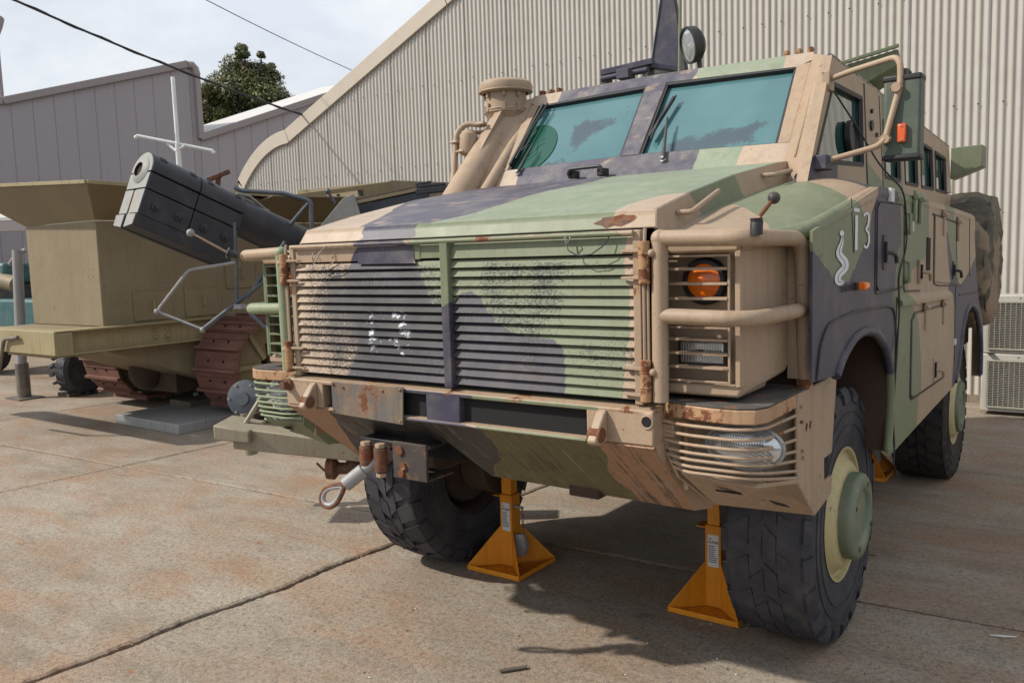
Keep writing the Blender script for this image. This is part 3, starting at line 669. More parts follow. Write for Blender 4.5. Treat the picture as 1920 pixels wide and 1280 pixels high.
# --- V hull, chassis and running gear seen underneath
B().prism([(-.62, 1.75, 1.3), (.62, 1.75, 1.3), (.62, 1.75, .95), (.2, 1.75, .62), (-.2, 1.75, .62), (-.62, 1.75, .95)], (0, 3.0, 0)).build('belly_plate', 'under', T, bevel=.01)
B().box((-.62, .45, .95), (.62, 1.75, 1.75)).box((-.50, .35, .78), (-.36, 3.2, .92)).box((.36, .35, .78), (.50, 3.2, .92)).build('chassis', 'under', T, bevel=.008)
for a_, c_ in (((.6, 1.66, .79), (1.287, 1.72, 1.9)), ((.60, .6, 1.42), (1.287, 1.66, 1.46)), ((.6, .56, 1.2), (1.25, .59, 1.45))):
    for s in (1, -1): B(s).box(a_, c_).build('wheel_well', 'well', T)
for a_, c_ in (((.6, 3.5, 1.32), (1.287, 4.95, 1.36)), ((.6, 3.45, .83), (1.287, 3.49, 1.36))):
    for s in (1, -1): B(s).box(a_, c_).build('wheel_well', 'well', T)
b = B(); b.cyl((-.8, 1.3, .60), (.8, 1.3, .60), .05, 16).sphere((-.1, 1.3, .68), .14).cyl((-.85, 1.3, .575), (-.68, 1.3, .575), .17, 24).cyl((.68, 1.3, .575), (.85, 1.3, .575), .17, 24).box((-.72, 1.18, .62), (-.56, 1.42, .88)).box((.56, 1.18, .62), (.72, 1.42, .88))
b.cyl((-.75, 1.12, .64), (.75, 1.12, .64), .022, 10); b.build('front_axle', 'under', T, bevel=.006)
b = B(); b.cyl((-.8, 4.5, .52), (.8, 4.5, .52), .07, 16).sphere((0, 4.5, .52), .2); b.build('rear_axle', 'under', T)
# --- wheels
def wheel(loc, s, rub, R=.575, spin=0.0, wear=0.0, nb=30):
    we = empty('wheel', None, None, loc, 0 if s > 0 else PI, parent=T); we.matrix_parent_inverse = Matrix.Translation((0, -2.6, 0))
    k = R / .575; hw = .178
    pr = [(.268, .125), (.285, .150), (.30, .168), (.36, .181), (.43, .184), (.485, .180), (.520, .174), (.548, .160), (.5585, .145), (.560, .0)]
    prof = [(r * k, x) for r, x in pr] + [(r * k, -x) for r, x in reversed(pr[:-1])]
    b = B(); b.lathe((0, 0, 0), (1, 0, 0), prof, 96, cap=False)
    for q in range(nb):
        a0 = 2 * PI * q / nb + spin; da = 2 * PI / nb
        for (xa, xb, of, wd, sk, r0_) in ((.060, .172, 0.0, .70, .34, .0), (-.172, -.060, .5, .70, -.34, .0), (.004, .054, .30, .66, .30, .0), (-.054, -.004, .80, .66, -.30, .0)):
            a = a0 + of * da
            vs = []
            for x, kk in ((xa, 0), (xb, 1)):
                sh = sk * da * (kk if sk * xa > 0 else kk)
                for aa in (a + sh, a + sh + wd * da):
                    drop = .013 * max(0, (abs(x) - .1) / .075) ** 2 * k
                    for rr in ((.553 - (.004 if abs(x) > .15 else 0)) * k, .5745 * k - drop - wear):
                        vs.append((x, rr * math.cos(aa), rr * math.sin(aa)))
            b.add(vs, [(1, 3, 7, 5), (0, 1, 5, 4), (2, 6, 7, 3), (0, 2, 3, 1), (4, 5, 7, 6)])
        for sx in (1, -1):  # shoulder lugs
            a = a0 + (0 if sx > 0 else .5) * da; vs = []
            for x, r_ in ((.165, .566), (.184, .535), (.187, .500)):
                for aa in (a + .06 * da, a + .66 * da): vs.append((sx * x, r_ * k * math.cos(aa), r_ * k * math.sin(aa)))
            n0 = len(vs)
            for x, r_ in ((.15, .55), (.165, .53), (.175, .495)):
                for aa in (a + .06 * da, a + .66 * da): vs.append((sx * x, r_ * k * math.cos(aa), r_ * k * math.sin(aa)))
            b.add(vs, [(0, 1, 3, 2), (2, 3, 5, 4), (0, 2, 8, 6), (2, 4, 10, 8), (1, 7, 9, 3), (3, 9, 11, 5), (0, 6, 7, 1), (4, 5, 11, 10)])
    for rr, x in ((.40, .1845), (.455, .184), (.30, .170)):
        for sx in (1, -1): b.tube(arc((sx * x, 0, 0), rr * k, 0, 360, 72, 'yz'), .0028, 5, cap=False)
    b.build('tyre', rub, we, world=False, smooth=30)
    rp = [(.304, .128), (.306, .160), (.298, .172), (.288, .170), (.280, .150), (.270, .146), (.262, .150), (.250, .162), (.236, .182), (.222, .192), (.205, .195), (.17, .195)]
    b = B(); b.lathe((0, 0, 0), (1, 0, 0), [(r * k, x) for r, x in rp], 64, cap=False)
    b.lathe((0, 0, 0), (1, 0, 0), [(.300 * k, -.128), (.300 * k, -.160), (.288 * k, -.166), (.280 * k, -.158), (.262 * k, -.120), (.258 * k, .06)], 64, cap=False)
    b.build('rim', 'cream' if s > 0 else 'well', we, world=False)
    b = B(); hp = [(.180, .15), (.190, .196), (.192, .232), (.187, .246), (.176, .254), (.158, .257), (.130, .257), (.122, .253), (.114, .242), (.0001, .240)] if wear or s < 0 else [(.180, .15), (.188, .165), (.190, .205), (.182, .218), (.150, .222), (.122, .221), (.114, .210), (.0001, .208)]
    b.lathe((0, 0, 0), (1, 0, 0), [(r, x + .0) for r, x in hp], 48, cap=False)
    b.build('hub', 'hubg', we, world=False)
    for q in range(8):
        a = 2 * PI * q / 8 + .3; B().cyl((.240 if wear else .205, .144 * math.cos(a), .144 * math.sin(a)), (.2585 if wear else .2235, .144 * math.cos(a), .144 * math.sin(a)), .012, 10).build('hub_plug', 'well', we, world=False) if q % 2 else None
    B().lathe((0, 0, 0), (-1, 0, 0), [(.12, .02), (.20, .05), (.235, .10), (.22, .135), (.09, .145), (.0001, .145)], 32, cap=False).build('brake_drum', 'under', we, world=False)
    return we
wheel((1.012, 1.325, .566), 1, 'rubber', spin=.05, wear=.0085, nb=22)
wheel((-1.012, 1.27, .568), -1, 'rubber', spin=.02, nb=26)
wheel((1.012, 4.46, .525), 1, 'rubberd', .545, .1)
wheel((-1.012, 4.46, .535), -1, 'rubberd', .545, .3)

# --- bonnet
hz = [(.135, 1.894), (.42, 1.962), (.86, 2.05), (1.34, 2.124), (1.52, 2.146)]
b = B(); vs = []
for y, z in hz: vs += [(-.872, y, z), (.872, y, z)]
n = len(vs); vs += [(x, y, z - .02) for x, y, z in vs]
fs = [(2 * i, 2 * i + 1, 2 * i + 3, 2 * i + 2) for i in range(4)] + [(n + 2 * i + 1, n + 2 * i, n + 2 * i + 2, n + 2 * i + 3) for i in range(4)] + [(0, n, n + 1, 1), (8, 9, n + 9, n + 8)] + [(2 * i, 2 * i + 2, n + 2 * i + 2, n + 2 * i) for i in range(4)] + [(2 * i + 1, n + 2 * i + 1, n + 2 * i + 3, 2 * i + 3) for i in range(4)]
b.add(vs, fs).build('bonnet', 'camow', T, bevel=.006, camo=('hside', 'front', 'top'))
B().prism([(-.872, .134, 1.894), (.872, .134, 1.894), (.888, .098, 1.832), (-.888, .098, 1.832)], (0, .02, 0)).build('bonnet_lip', 'camo', T, bevel=.006, camo='side')
def hoodside(s):
    top = [(.872, y, z) for y, z in hz]; bot = [(.905, 1.50, 2.045), (.905, 1.1, 1.985), (.905, .566, 1.885), (.897, .16, 1.80), (.888, .10, 1.832)]
    B(s).prism(top + bot, (-.015, 0, 0)).build('bonnet_side', 'camo', T, bevel=.005, camo=('hside' if s > 0 else 'none', 'front', 'hside'))
    for (y0, z0, y1, z1) in ((.27, 1.885, .52, 1.965), (1.13, 2.058, 1.36, 2.088)):
        B(s).tube(rpath([(.885, y0, z0), (.935, y0 + .01, z0), (.935, y1, z1), (.93, y1 + .01, z1)], .015, 4), .010, 10).build('grab_bar', 'tanr' if y0 < 1 else 'tan', T)
    B(s).prism([(.905, .16, 1.80), (.905, .566, 1.887), (.905, 1.1, 1.987), (.905, 1.50, 2.047), (.905, 1.50, 2.033), (.905, 1.1, 1.973), (.905, .566, 1.873), (.905, .16, 1.786)], (.006, 0, 0)).build('bonnet_seal', 'black', T)
mir(hoodside)
# rust patch and chips on the bonnet lip
b = B(); rr = random.Random(5)
P = [(.60 + .06 * math.cos(a) * (1 + .5 * rr.random()) + .02, .1045, 1.862 + .014 * math.sin(a) * (1 + .9 * rr.random())) for a in [2 * PI * i / 18 for i in range(18)]]
b.prism([(x + (z - 1.86) * .6 + .1, y + (z - 1.86) * .58 + .012 - .003, z) for x, y, z in P], (0, .003, 0)).build('rust_patch', 'rust', T)

# --- radiator grille: frame, post, individual louvres
GZ0, GZ1 = 1.252, 1.822
B().box((-.84, .062, 1.22), (.84, .10, 1.83)).build('grille_backing', 'dark', T)
B().box((-.868, .02, 1.245), (-.838, .062, 1.826)).build('grille_frame', 'camog', T, bevel=.004, camo='side')
B().box((.838, .02, 1.245), (.868, .062, 1.826)).build('grille_frame', 'camob', T, bevel=.004, camo='side')
B().tube([(-.84, .012, 1.817), (.845, .012, 1.817)], .0095, 10).build('grille_frame', 'camob', T, camo=('side', 'front', 'front'))
o = B().box((.018, .006, 1.250), (.058, .05, 1.822)).build('centre_post', 'camo', T, bevel=.004, camo=('front', 'front', 'front'))
B().box((-.836, .030, 1.757), (-.235, .038, 1.808)).build('grille_top_plate', 'camo', T, bevel=.002, camo='side')
B().prism([(-.84, .028, 1.748), (-.10, .028, 1.748), (-.10, .028, 1.806), (-.84, .028, 1.806)], (0, .006, 0)).build('grille_top_plate', 'camo', T, bevel=.002, camo='side')
B().prism([(-.44, .022, 1.736), (-.115, .018, 1.734), (-.13, .024, 1.752), (-.13, .026, 1.806), (-.44, .026, 1.806)], (0, .004, 0)).build('grille_flap', 'camo', T, bevel=.0015, camo='side')
B().prism([(-.12, .030, 1.752), (.018, .030, 1.752), (.018, .034, 1.806), (-.12, .034, 1.806)], (0, .006, 0)).build('grille_top_plate', 'camo', T, bevel=.002, camo='side')
B().prism([(.058, .022, 1.748), (.838, .022, 1.748), (.838, .036, 1.806), (.058, .036, 1.806)], (0, .006, 0)).build('grille_top_plate', 'camo', T, bevel=.002, camo='side')
NS = 14; SP = (1.742 - 1.258) / NS
for side, (xa, xb) in enumerate(((-.836, .018), (.058, .838))):
    for k in range(NS):
        zt = 1.742 - k * SP; rr = random.Random(k * 7 + side)
        y0 = .023 + rr.uniform(-.0015, .0015); dz = rr.uniform(-.0008, .0008)
        # leaning louvre with a turned-down lip
        pts = [(xa, .037, zt), (xa, y0, zt - .0275 + dz), (xa, y0 + .001, zt - .0300 + dz), (xa, y0 + .005, zt - .0300 + dz), (xa, y0 + .006, zt - .026 + dz), (xa, .044, zt - .003)]
        o = B().prism(pts, (xb - xa, 0, 0)).build('louvre', 'camog', T, camo=('front', 'front', 'front', .045))
        grime(o)
# hinges either side
def hinges(s):
    for z0, z1 in ((1.650, 1.788), (1.262, 1.40)):
        x = .888
        B(s).cyl((x, .004, z0), (x, .004, z1), .019, 16).lathe((x, .004, z0 + .045), (0, 0, 1), [(.0215, 0), (.0215, .004)], 16).lathe((x, .004, z0 + .095), (0, 0, 1), [(.0215, 0), (.0215, .004)], 16).build('hinge', 'rusttan', T, bevel=.002)
        for z in (z0 + .02, z1 - .03):
            B(s).prism([(x, -.004, z - .006), (.80, .008, z - .004), (.795, .014, z), (.80, .008, z + .004), (x, -.004, z + .007)], (0, .012, 0)).build('hinge_strap', 'tanr', T, bevel=.002)
        B(s).sphere((x + .026, .004, (z0 + z1) / 2 + .03), .013).build('hinge_bolt', 'tanr', T)
    B(s).cyl((.882, .012, 1.40), (.882, .012, 1.65), .006, 8).cyl((.895, .016, 1.40), (.895, .016, 1.65), .005, 8).build('hinge_rod', 'tan' if s > 0 else 'tan', T)
    B(s).tube([(.885, .015, 1.788), (.885, .02, 1.83)], .006, 8).build('hinge_pin', 'tanr', T)
mir(hinges)
def wireloop(P, r=.0022): return B().tube([Vector(p) for p in P], r, 6)
wireloop([(.60, .02, 1.815), (.595, .0, 1.79), (.61, -.01, 1.765), (.65, -.015, 1.747), (.70, -.012, 1.75), (.74, -.005, 1.775), (.755, .01, 1.80), (.75, .02, 1.815)]).build('loose_wire', 'dsteel', T)
wireloop([(.60, .015, 1.818), (.59, .0, 1.808), (.598, -.004, 1.79), (.612, .0, 1.806), (.602, .01, 1.816)], .0028).build('loose_wire', 'tubel', T)
wireloop([(-.60, .01, 1.825), (-.62, -.01, 1.80), (-.66, -.015, 1.77), (-.675, -.012, 1.745), (-.64, -.01, 1.728), (-.58, -.008, 1.735), (-.54, .0, 1.76), (-.56, .004, 1.768)]).build('loose_wire', 'tanr', T)
wireloop([(-.60, .01, 1.825), (-.63, -.012, 1.79), (-.66, -.01, 1.75)], .0028).build('loose_wire', 'tubel', T)
wireloop([(-.70, .01, 1.79), (-.69, -.004, 1.77), (-.688, 0, 1.755), (-.70, .004, 1.768)], .0028).build('loose_wire', 'tubel', T)

# --- front bumper bar
BT, BB = 1.244, 1.113
mat = 'camob'
B().prism([(-.915, -.002, BT - .012), (-.915, .06, BT), (-.915, .12, BT), (-.915, .12, BT - .02), (-.915, .0, BT - .028)], (1.83, 0, 0)).build('bumper_top_rail', mat, T, bevel=.005, camo='side')
B().prism([(-.60, -.002, BB + .004), (-.60, .10, BB + .01), (-.60, .10, BB - .008), (-.60, -.006, BB - .008)], (1.26, 0, 0)).build('bumper_bottom_rail', mat, T, bevel=.004, camo='side')
b = B()
b.box((-.915, 0.0, BB), (-.675, .10, BT - .02)).build('bumper_end_block', 'tanr', T, bevel=.006)
B().box((.66, 0.0, BB), (.915, .10, BT - .02)).build('bumper_end_block', 'tan', T, bevel=.006)
B().box((-.075, 0.0, BB), (.095, .05, BT - .02)).build('bumper_web', 'navy', T, bevel=.004)
B().box((-.660, .03, BB), (.66, .10, BT - .02)).build('bumper_void', 'dark', T)
B().box((.10, .035, 1.165), (.655, .05, 1.185)).build('bumper_inner_slat', 'greenr', T, bevel=.003)
B().box((.10, .04, 1.125), (.655, .055, 1.140)).build('bumper_inner_slat', 'greenr', T, bevel=.003)
b = B(); b.prism([(-.604, -.012, 1.236), (-.186, -.012, 1.240), (-.192, -.016, 1.086), (-.604, -.014, 1.10)], (0, .007, 0)).build('number_plate_blank', 'plate', T, bevel=.0015)
for x, z in ((-.59, 1.225), (-.2, 1.228), (-.595, 1.112), (-.205, 1.10), (-.53, 1.215), (-.30, 1.218)): B().sphere((x, -.015, z), .006, 10).build('plate_rivet', 'rusttan', T)
def lug(s):
    x = .73
    prof = [(-.085, 1.128), (-.060, 1.165), (-.02, 1.215), (.0, 1.226), (.0, 1.115), (-.05, 1.108), (-.075, 1.115)]
    if s > 0: B(s).prism([(x - .022, y, z) for y, z in prof], (.036, 0, 0)).build('tow_lug', 'tanr', T, bevel=.006)
    else: B(s).prism([(x - .022, y, z) for y, z in prof], (.036, 0, 0)).build('tow_lug', 'tanr', T, bevel=.006)
    B(s).cyl((x - .028, -.047, 1.145), (x + .020, -.047, 1.145), .026, 20).build('tow_pin', 'rust', T, bevel=.003)
mir(lug)
B().cyl((.893, -.003, 1.195), (.893, .05, 1.195), .019, 20).build('pin_hole', 'dark', T)
B().tube(arc((.893, -.003, 1.195), .021, 0, 360, 24, 'xz'), .003, 6, cap=False).build('pin_hole_rim', 'tanr', T)
B().cyl((-.893, .0, 1.205), (-.893, -.045, 1.205), .017, 16).lathe((-.893, 0, 1.205), (0, -1, 0), [(.028, 0), (.028, .012), (.024, .016)], 18).build('tow_pin', 'rust', T)
# --- sloping lower plate, notched for the winch
def vy(z): return (1.107 - z) / .805
def vp(x, z): return (x, vy(z), z)
def vx(z): return .915 - .03 * (1.107 - z) / .32
B().prism([vp(-.915, 1.106), vp(-.56, 1.106), vp(-.50, .80), vp(-.885, .785)], (0, .012, .012)).build('lower_plate', 'camov', T, bevel=.004, camo='side')
B().prism([vp(-.115, 1.106), vp(.915, 1.106), vp(.883, .785), vp(-.05, .80)], (0, .012, .012)).build('lower_plate', 'camov', T, bevel=.004, camo='side')
B().prism([vp(-.565, 1.104), vp(-.11, 1.104), vp(-.11, .98), vp(-.56, .98)], (0, .012, .012)).build('lower_plate', 'blackm', T, bevel=.003)
B().prism([(.915, .0, 1.108), (.915, .13, 1.24), (.95, .13, 1.24), (.95, .42, .80), (.883, vy(.785), .785)], (-.012, .004, 0)).build('lower_plate_cheek', 'tanr', T, bevel=.003)
B(-1).prism([(.915, .0, 1.108), (.915, .13, 1.24), (.95, .13, 1.24), (.95, .42, .80), (.883, vy(.785), .785)], (-.012, .004, 0)).build('lower_plate_cheek', 'tanr', T, bevel=.003)
B().box((-.54, .26, .885), (-.11, .6, 1.1)).build('winch_bay', 'dark', T)
# --- winch fairlead, thimble and cable eye
B().box((-.30, .03, .845), (-.115, .045, 1.0)).box((-.30, .045, .845), (-.115, .2, .855)).build('fairlead_plate', 'oldplate', T, bevel=.003)
B().box((-.52, .06, .975), (-.12, .16, .99)).build('fairlead_top', 'blackm', T, bevel=.003)
for x in (-.445, -.360):
    B().cyl((x, .02, .865), (x, .02, .965), .029, 20).build('fairlead_roller', 'rust', T, bevel=.003)
    B().prism([(x + .024 * math.cos(a), .02 + .024 * math.sin(a), .967) for a in [PI / 3 * i for i in range(6)]], (0, 0, .018)).build('roller_nut', 'tanr', T, bevel=.002)
B().prism([(-.36 + .024 * math.cos(a), .02 + .024 * math.sin(a), .842) for a in [PI / 3 * i for i in range(6)]], (0, 0, .018)).build('roller_nut', 'tanr', T, bevel=.002)
for (x, z, r) in ((-.255, .965, .02), (-.24, .90, .016), (-.25, .868, .016)): B().cyl((x, .032, z), (x, .02, z), r, 12).build('fairlead_bolt', 'rusttan', T, bevel=.002)
B().cyl((-.40, .06, .905), (-.455, -.01, .855), .022, 16).cyl((-.445, 0.0, .864), (-.505, -.055, .805), .031, 18).build('cable_sleeve', 'tubel', T, bevel=.003)
c0 = Vector((-.505, -.055, .805)); e = Vector((-.62, -.075, .72)); d = (e - c0); dn = d.normalized(); sd_ = Vector((.62, .0, -.78)); sd_ = (sd_ - dn * sd_.dot(dn)).normalized()
P = [c0, c0 + d * .25 + sd_ * .022, c0 + d * .6 + sd_ * .042, c0 + d * .9 + sd_ * .037, c0 + d * 1.08 + sd_ * .012, c0 + d * 1.08 - sd_ * .014, c0 + d * .9 - sd_ * .038, c0 + d * .6 - sd_ * .040, c0 + d * .25 - sd_ * .02, c0]
Q = rpath(P, .03, 4)
B().tube(Q, .011, 10).build('cable_eye', 'rust', T)
cc = c0 + d * .6
B().tube([p + (cc - p) * .17 for p in Q], .0105, 10).build('cable_thimble', 'slab', T)

# --- headlamp housings with guards
def lamps(s):
    h = 'tan' if s > 0 else 'green'
    # outer shell: bevelled corner back to the hull side
    B(s).prism([(1.168, .115, 1.30), (1.168, .115, 1.775), (1.198, .50, 1.785), (1.200, .50, 1.34), (1.198, .47, 1.318)], (-.02, .004, 0)).build('lamp_housing_corner', 'tan', T, bevel=.012, seg=3)
    B(s).prism([(.885, .110, 1.276), (1.165, .110, 1.276), (1.172, .118, 1.318), (.885, .105, 1.318)], (0, .25, 0)).build('lamp_housing_sill', 'tan', T, bevel=.01)
    B(s).prism([(1.165, .112, 1.276), (1.196, .47, 1.316), (1.200, .50, 1.345), (1.170, .116, 1.318)], (-.05, .01, 0)).build('lamp_housing_sill', 'tan', T, bevel=.01)
    B(s).box((.885, .105, 1.742), (1.17, .16, 1.785)).build('lamp_housing_brow', 'tan', T, bevel=.012)
    B(s).box((.885, .108, 1.31), (.905, .16, 1.75)).build('lamp_housing_post', h, T, bevel=.004)
    B(s).box((1.152, .108, 1.31), (1.172, .16, 1.75)).build('lamp_housing_post', h, T, bevel=.004)
    B(s).box((.89, .185, 1.30), (1.17, .20, 1.76)).box((1.150, .12, 1.31), (1.156, .19, 1.75)).build('lamp_recess', 'tan' if s > 0 else 'green', T)
    # guard bars, two panels
    fm = h
    for za, zb, nb in ((1.545, 1.738, 4), (1.322, 1.505, 4)):
        b = B(s); b.box((.912, .098, za), (.920, .108, zb)).box((1.132, .098, za), (1.140, .108, zb)).box((.920, .098, zb - .007), (1.132, .108, zb)).box((.920, .098, za), (1.132, .108, za + .007)); b.build('lamp_guard_frame', fm, T, bevel=.0015)
        for q in range(1, nb):
            z = za + (zb - za) * q / nb + .004; B(s).prism([(.920, .094, z - .005), (.920, .094, z + .003), (.920, .118, z + .005), (.920, .118, z - .003)], (.212, 0, 0)).build('lamp_guard_bar', fm, T, bevel=.001)
    # indicator and rectangular headlamp
    B(s).lathe((1.028, .185, 1.650), (0, -1, 0), [(.078, 0), (.078, .025), (.072, .034), (.060, .036), (.059, .026)], 36).build('indicator_ring', 'black', T)
    B(s).lathe((1.028, .17, 1.650), (0, -1, 0), [(.059, 0), (.058, .014), (.040, .021), (.0001, .024)], 32, cap=False).build('indicator_lens', 'orange', T)
    B(s).box((.935, .150, 1.368), (1.112, .186, 1.462)).build('headlamp_bezel', 'blackm', T, bevel=.008)
    B(s).box((.948, .142, 1.380), (1.100, .152, 1.450)).build('headlamp_glass', 'glassl', T, bevel=.006)
    for q in range(15): B(s).box((.956 + q * .0095, .1395, 1.386), (.959 + q * .0095, .1425, 1.444)).build('headlamp_rib', 'reflect', T)
    B(s).box((1.01, .138, 1.408), (1.03, .143, 1.426)).build('headlamp_marker', 'blackm', T)
    # tube guard
    tg = 'tan' if s > 0 else 'greenr'
    top = rpath([(.932, .03, 1.795), (1.232, .03, 1.788), (1.250, .48, 1.782), (1.250, .50, 1.60), (1.250, .52, 1.275)], .085, 7)
    B(s).tube([(.932, .03, 1.795), (.928, .03, 1.262)], .027, 18).build('guard_upright', tg, T)
    B(s).tube(top, .0265, 18).build('guard_hoop', tg if s > 0 else 'tanr', T)
    B(s).tube(rpath([(.932, .03, 1.545), (1.232, .03, 1.538), (1.250, .505, 1.535)], .12, 7), .0255, 18).build('guard_crossbar', tg, T)
    B(s).sphere((.932, .03, 1.795), .029, 18).build('guard_corner', tg, T)
    B(s).cyl((1.250, .52, 1.258), (1.250, .52, 1.290), .0285, 18).build('guard_foot', 'rusttan', T)
    for z in (1.335, 1.735): B(s).cyl((.902, .112, z), (.902, .088, z), .009, 10).build('guard_bolt', 'steel', T)
    # lower lamp cage
    g2 = 'tan' if s > 0 else 'greenr'
    plan = [(.878, .11), (.900, .078), (1.10, .040), (1.18, .040), (1.235, .065), (1.258, .12), (1.26, .40), (1.26, .93), (.90, .60), (.885, .30)]
    B(s).prism([(x, y, 1.252) for x, y in plan], (0, 0, .006)).build('step_tread', 'grip', T, bevel=.002)
    cx_, cy_ = 1.1, .3
    B(s).prism([(x, y - .002, 1.204) for x, y in plan[:7]] + [(x - (.012 if x > 1.1 else -.012), y + .012, 1.204) for x, y in reversed(plan[:7])], (0, 0, .047)).build('cage_lip', 'lip' if s > 0 else 'lip', T, bevel=.004)
    # right cheek
    B(s).prism([(1.262, .405, 1.252), (1.262, .90, 1.258), (1.262, .835, .955), (1.262, .73, .955), (1.262, .735, .865), (1.262, .845, .865), (1.262, .83, .795), (1.262, .613, .765), (1.262, .41, .940)], (-.016, 0, 0)).build('cage_cheek', 'tan' if s > 0 else 'green', T, bevel=.004)
    B(s).box((1.17, .70, .85), (1.246, .85, .97)).build('cage_cheek_slot', 'dark', T)
    # front lower panel and inner cheek
    B(s).prism([(.958, .11, 1.006), (1.225, .10, .992), (1.245, .13, .990), (1.260, .41, .940), (1.260, .613, .766), (1.00, .30, .852)], (0, .012, .014)).build('cage_chin', 'tan' if s > 0 else 'green', T, bevel=.003)
    def ch(x, t): # point on the chin sheet
        a = Vector((x, .10, .988)); c_ = Vector((x, .30 + (x - 1.0) * 1.2, .852 - (x - 1.0) * .33)); return a.lerp(c_, t) + Vector((0, -.004, -.004))
    B(s).prism([ch(1.07, .16), ch(1.15, .17), ch(1.15, .22), ch(1.07, .21)], (0, -.003, -.003)).build('cage_slot', 'dark', T)
    B(s).prism([ch(1.215, .34), ch(1.245, .44), ch(1.245, .56), ch(1.215, .48)], (0, -.003, -.003)).build('cage_slot', 'dark', T)
    for x in (1.09, 1.17):
        q = ch(x, .52); B(s).tube(arc(q, .007, -60, 240, 10, 'xz'), .002, 5).build('panel_clip', 'tan', T)
    B(s).prism([(.884, .080, 1.21), (.888, .085, 1.14), (.955, .11, .990), (1.0, .30, .852), (.965, .42, .86), (.90, .55, 1.24)], (-.008, 0, 0)).build('cage_inner_cheek', 'tanr' if s > 0 else 'greenr', T, bevel=.002)
    B(s).prism([(.93, .22, .96), (1.25, .45, .93), (1.25, .45, 1.23), (.93, .22, 1.23)], (0, .03, 0)).build('cage_back', 'tan' if s > 0 else 'green', T)
    B(s).box((.94, .18, .93), (.955, .24, 1.21)).build('cage_stay', 'tanr', T)
    # curved bars
    zs = [1.190, 1.158, 1.126, 1.098, 1.074, 1.050, 1.030]; ze = [1.178, 1.135, 1.093, 1.052, 1.018, .982, .958]
    for q, (z, z2) in enumerate(zip(zs, ze)):
        t = max(0, (1.145 - z) / .16); xa = .892 + .066 * t; ya = .078 + .03 * t
        P = rpath([(xa, ya, z), (1.0, .045 + .02 * t, z - .003), (1.19, .03 + .04 * t, z - .001), (1.252, .10 + .03 * t, z * .85 + z2 * .15), (1.256, .405, z2)], .09, 5)
        B(s).tube(P, .0056, 8).build('cage_bar', 'tanr' if s > 0 else 'greenr', T)
    B(s).tube([(.890, .076, 1.197), (.894, .078, 1.160), (.960, .108, 1.024)], .0058, 8).build('cage_bar_mount', 'tanr', T)
    B(s).tube([(1.256, .405, 1.222), (1.257, .408, .972)], .0075, 8).build('cage_bar_mount', 'tanr', T)
    B(s).box((.915, .07, 1.135), (.955, .078, 1.178)).build('latch_plate', 'tan', T, bevel=.002)
    B(s).tube(arc((.935, .066, 1.156), .012, 0, 360, 16, 'xz'), .0025, 6, cap=False).box((.9335, .064, 1.148), (.9365, .068, 1.164)).build('latch_screw', 'tanr', T)
    # oval lamp
    b = B(s); n = 36; o_ = (1.155, .185, 1.105); vs = []
    prof = [(1.0, 0.03), (1.0, -.012), (.95, -.018), (.6, -.030), (.001, -.036)]
    for r_, y_ in prof: vs += [(o_[0] + r_ * .125 * math.cos(2 * PI * j / n), o_[1] + y_, o_[2] + r_ * .070 * math.sin(2 * PI * j / n)) for j in range(n)]
    b.add(vs, [(i * n + j, i * n + (j + 1) % n, (i + 1) * n + (j + 1) % n, (i + 1) * n + j) for i in range(len(prof) - 1) for j in range(n)]).build('driving_lamp', 'glassl', T)
    for q in range(17):
        x = 1.085 + q * .0088; hh = .052 * math.sqrt(max(0, 1 - ((x - 1.155) / .125) ** 2)); B(s).box((x, .148, 1.105 - hh * .2), (x + .003, .162, 1.105 + hh)).build('driving_lamp_rib', 'reflect', T)
    b = B(s); vs = [(o_[0] + 1.06 * .125 * math.cos(2 * PI * j / n), .180, o_[2] + 1.08 * .070 * math.sin(2 * PI * j / n)) for j in range(n + 1)]
    b.tube(vs, .006, 6, cap=False).build('driving_lamp_rim', 'slab', T)
mir(lamps)
for y, z in ((.43, 1.205), (.435, 1.15), (.45, 1.02), (.445, 1.045)): B().cyl((1.260, y, z), (1.270, y, z), .006, 8).build('cheek_stud', 'rusttan', T)
for dy in (0, .022): B().prism([(1.2625, .49 + dy * 2, 1.115), (1.2625, .50 + dy * 2, 1.135), (1.2625, .515 + dy * 2, 1.13), (1.2625, .502 + dy * 2, 1.105)], (.002, 0, 0)).build('paint_chip', 'rust', T)
# marker rods with balls
B().lathe((1.245, .045, 1.795), (.0, 0, 1), [(.019, 0), (.019, .035), (.016, .04), (.016, .028), (.019, .05)], 16).cyl((1.245, .045, 1.80), (1.248, .048, 1.838), .017, 14).build('marker_rod_mount', 'black', T)
B().tube([(1.248, .048, 1.83), (1.252, .055, 1.85), (1.278, .095, 1.90)], .0065, 10).build('marker_rod', 'rusttan', T)
B().sphere((1.280, .10, 1.905), .019, 20).build('marker_ball', 'blackm', T)
B().cyl((-1.205, .0, 1.79), (-1.235, -.03, 1.803), .017, 14).build('marker_rod_mount', 'black', T)
B().cyl((-1.236, -.030, 1.803), (-1.238, -.032, 1.804), .026, 12).build('marker_rod_washer', 'steel', T)
B().tube([(-1.232, -.03, 1.803), (-1.32, -.155, 1.897)], .0055, 10).build('marker_rod', 'tanr', T)
B().sphere((-1.325, -.16, 1.900), .018, 20).build('marker_ball', 'tubel', T)

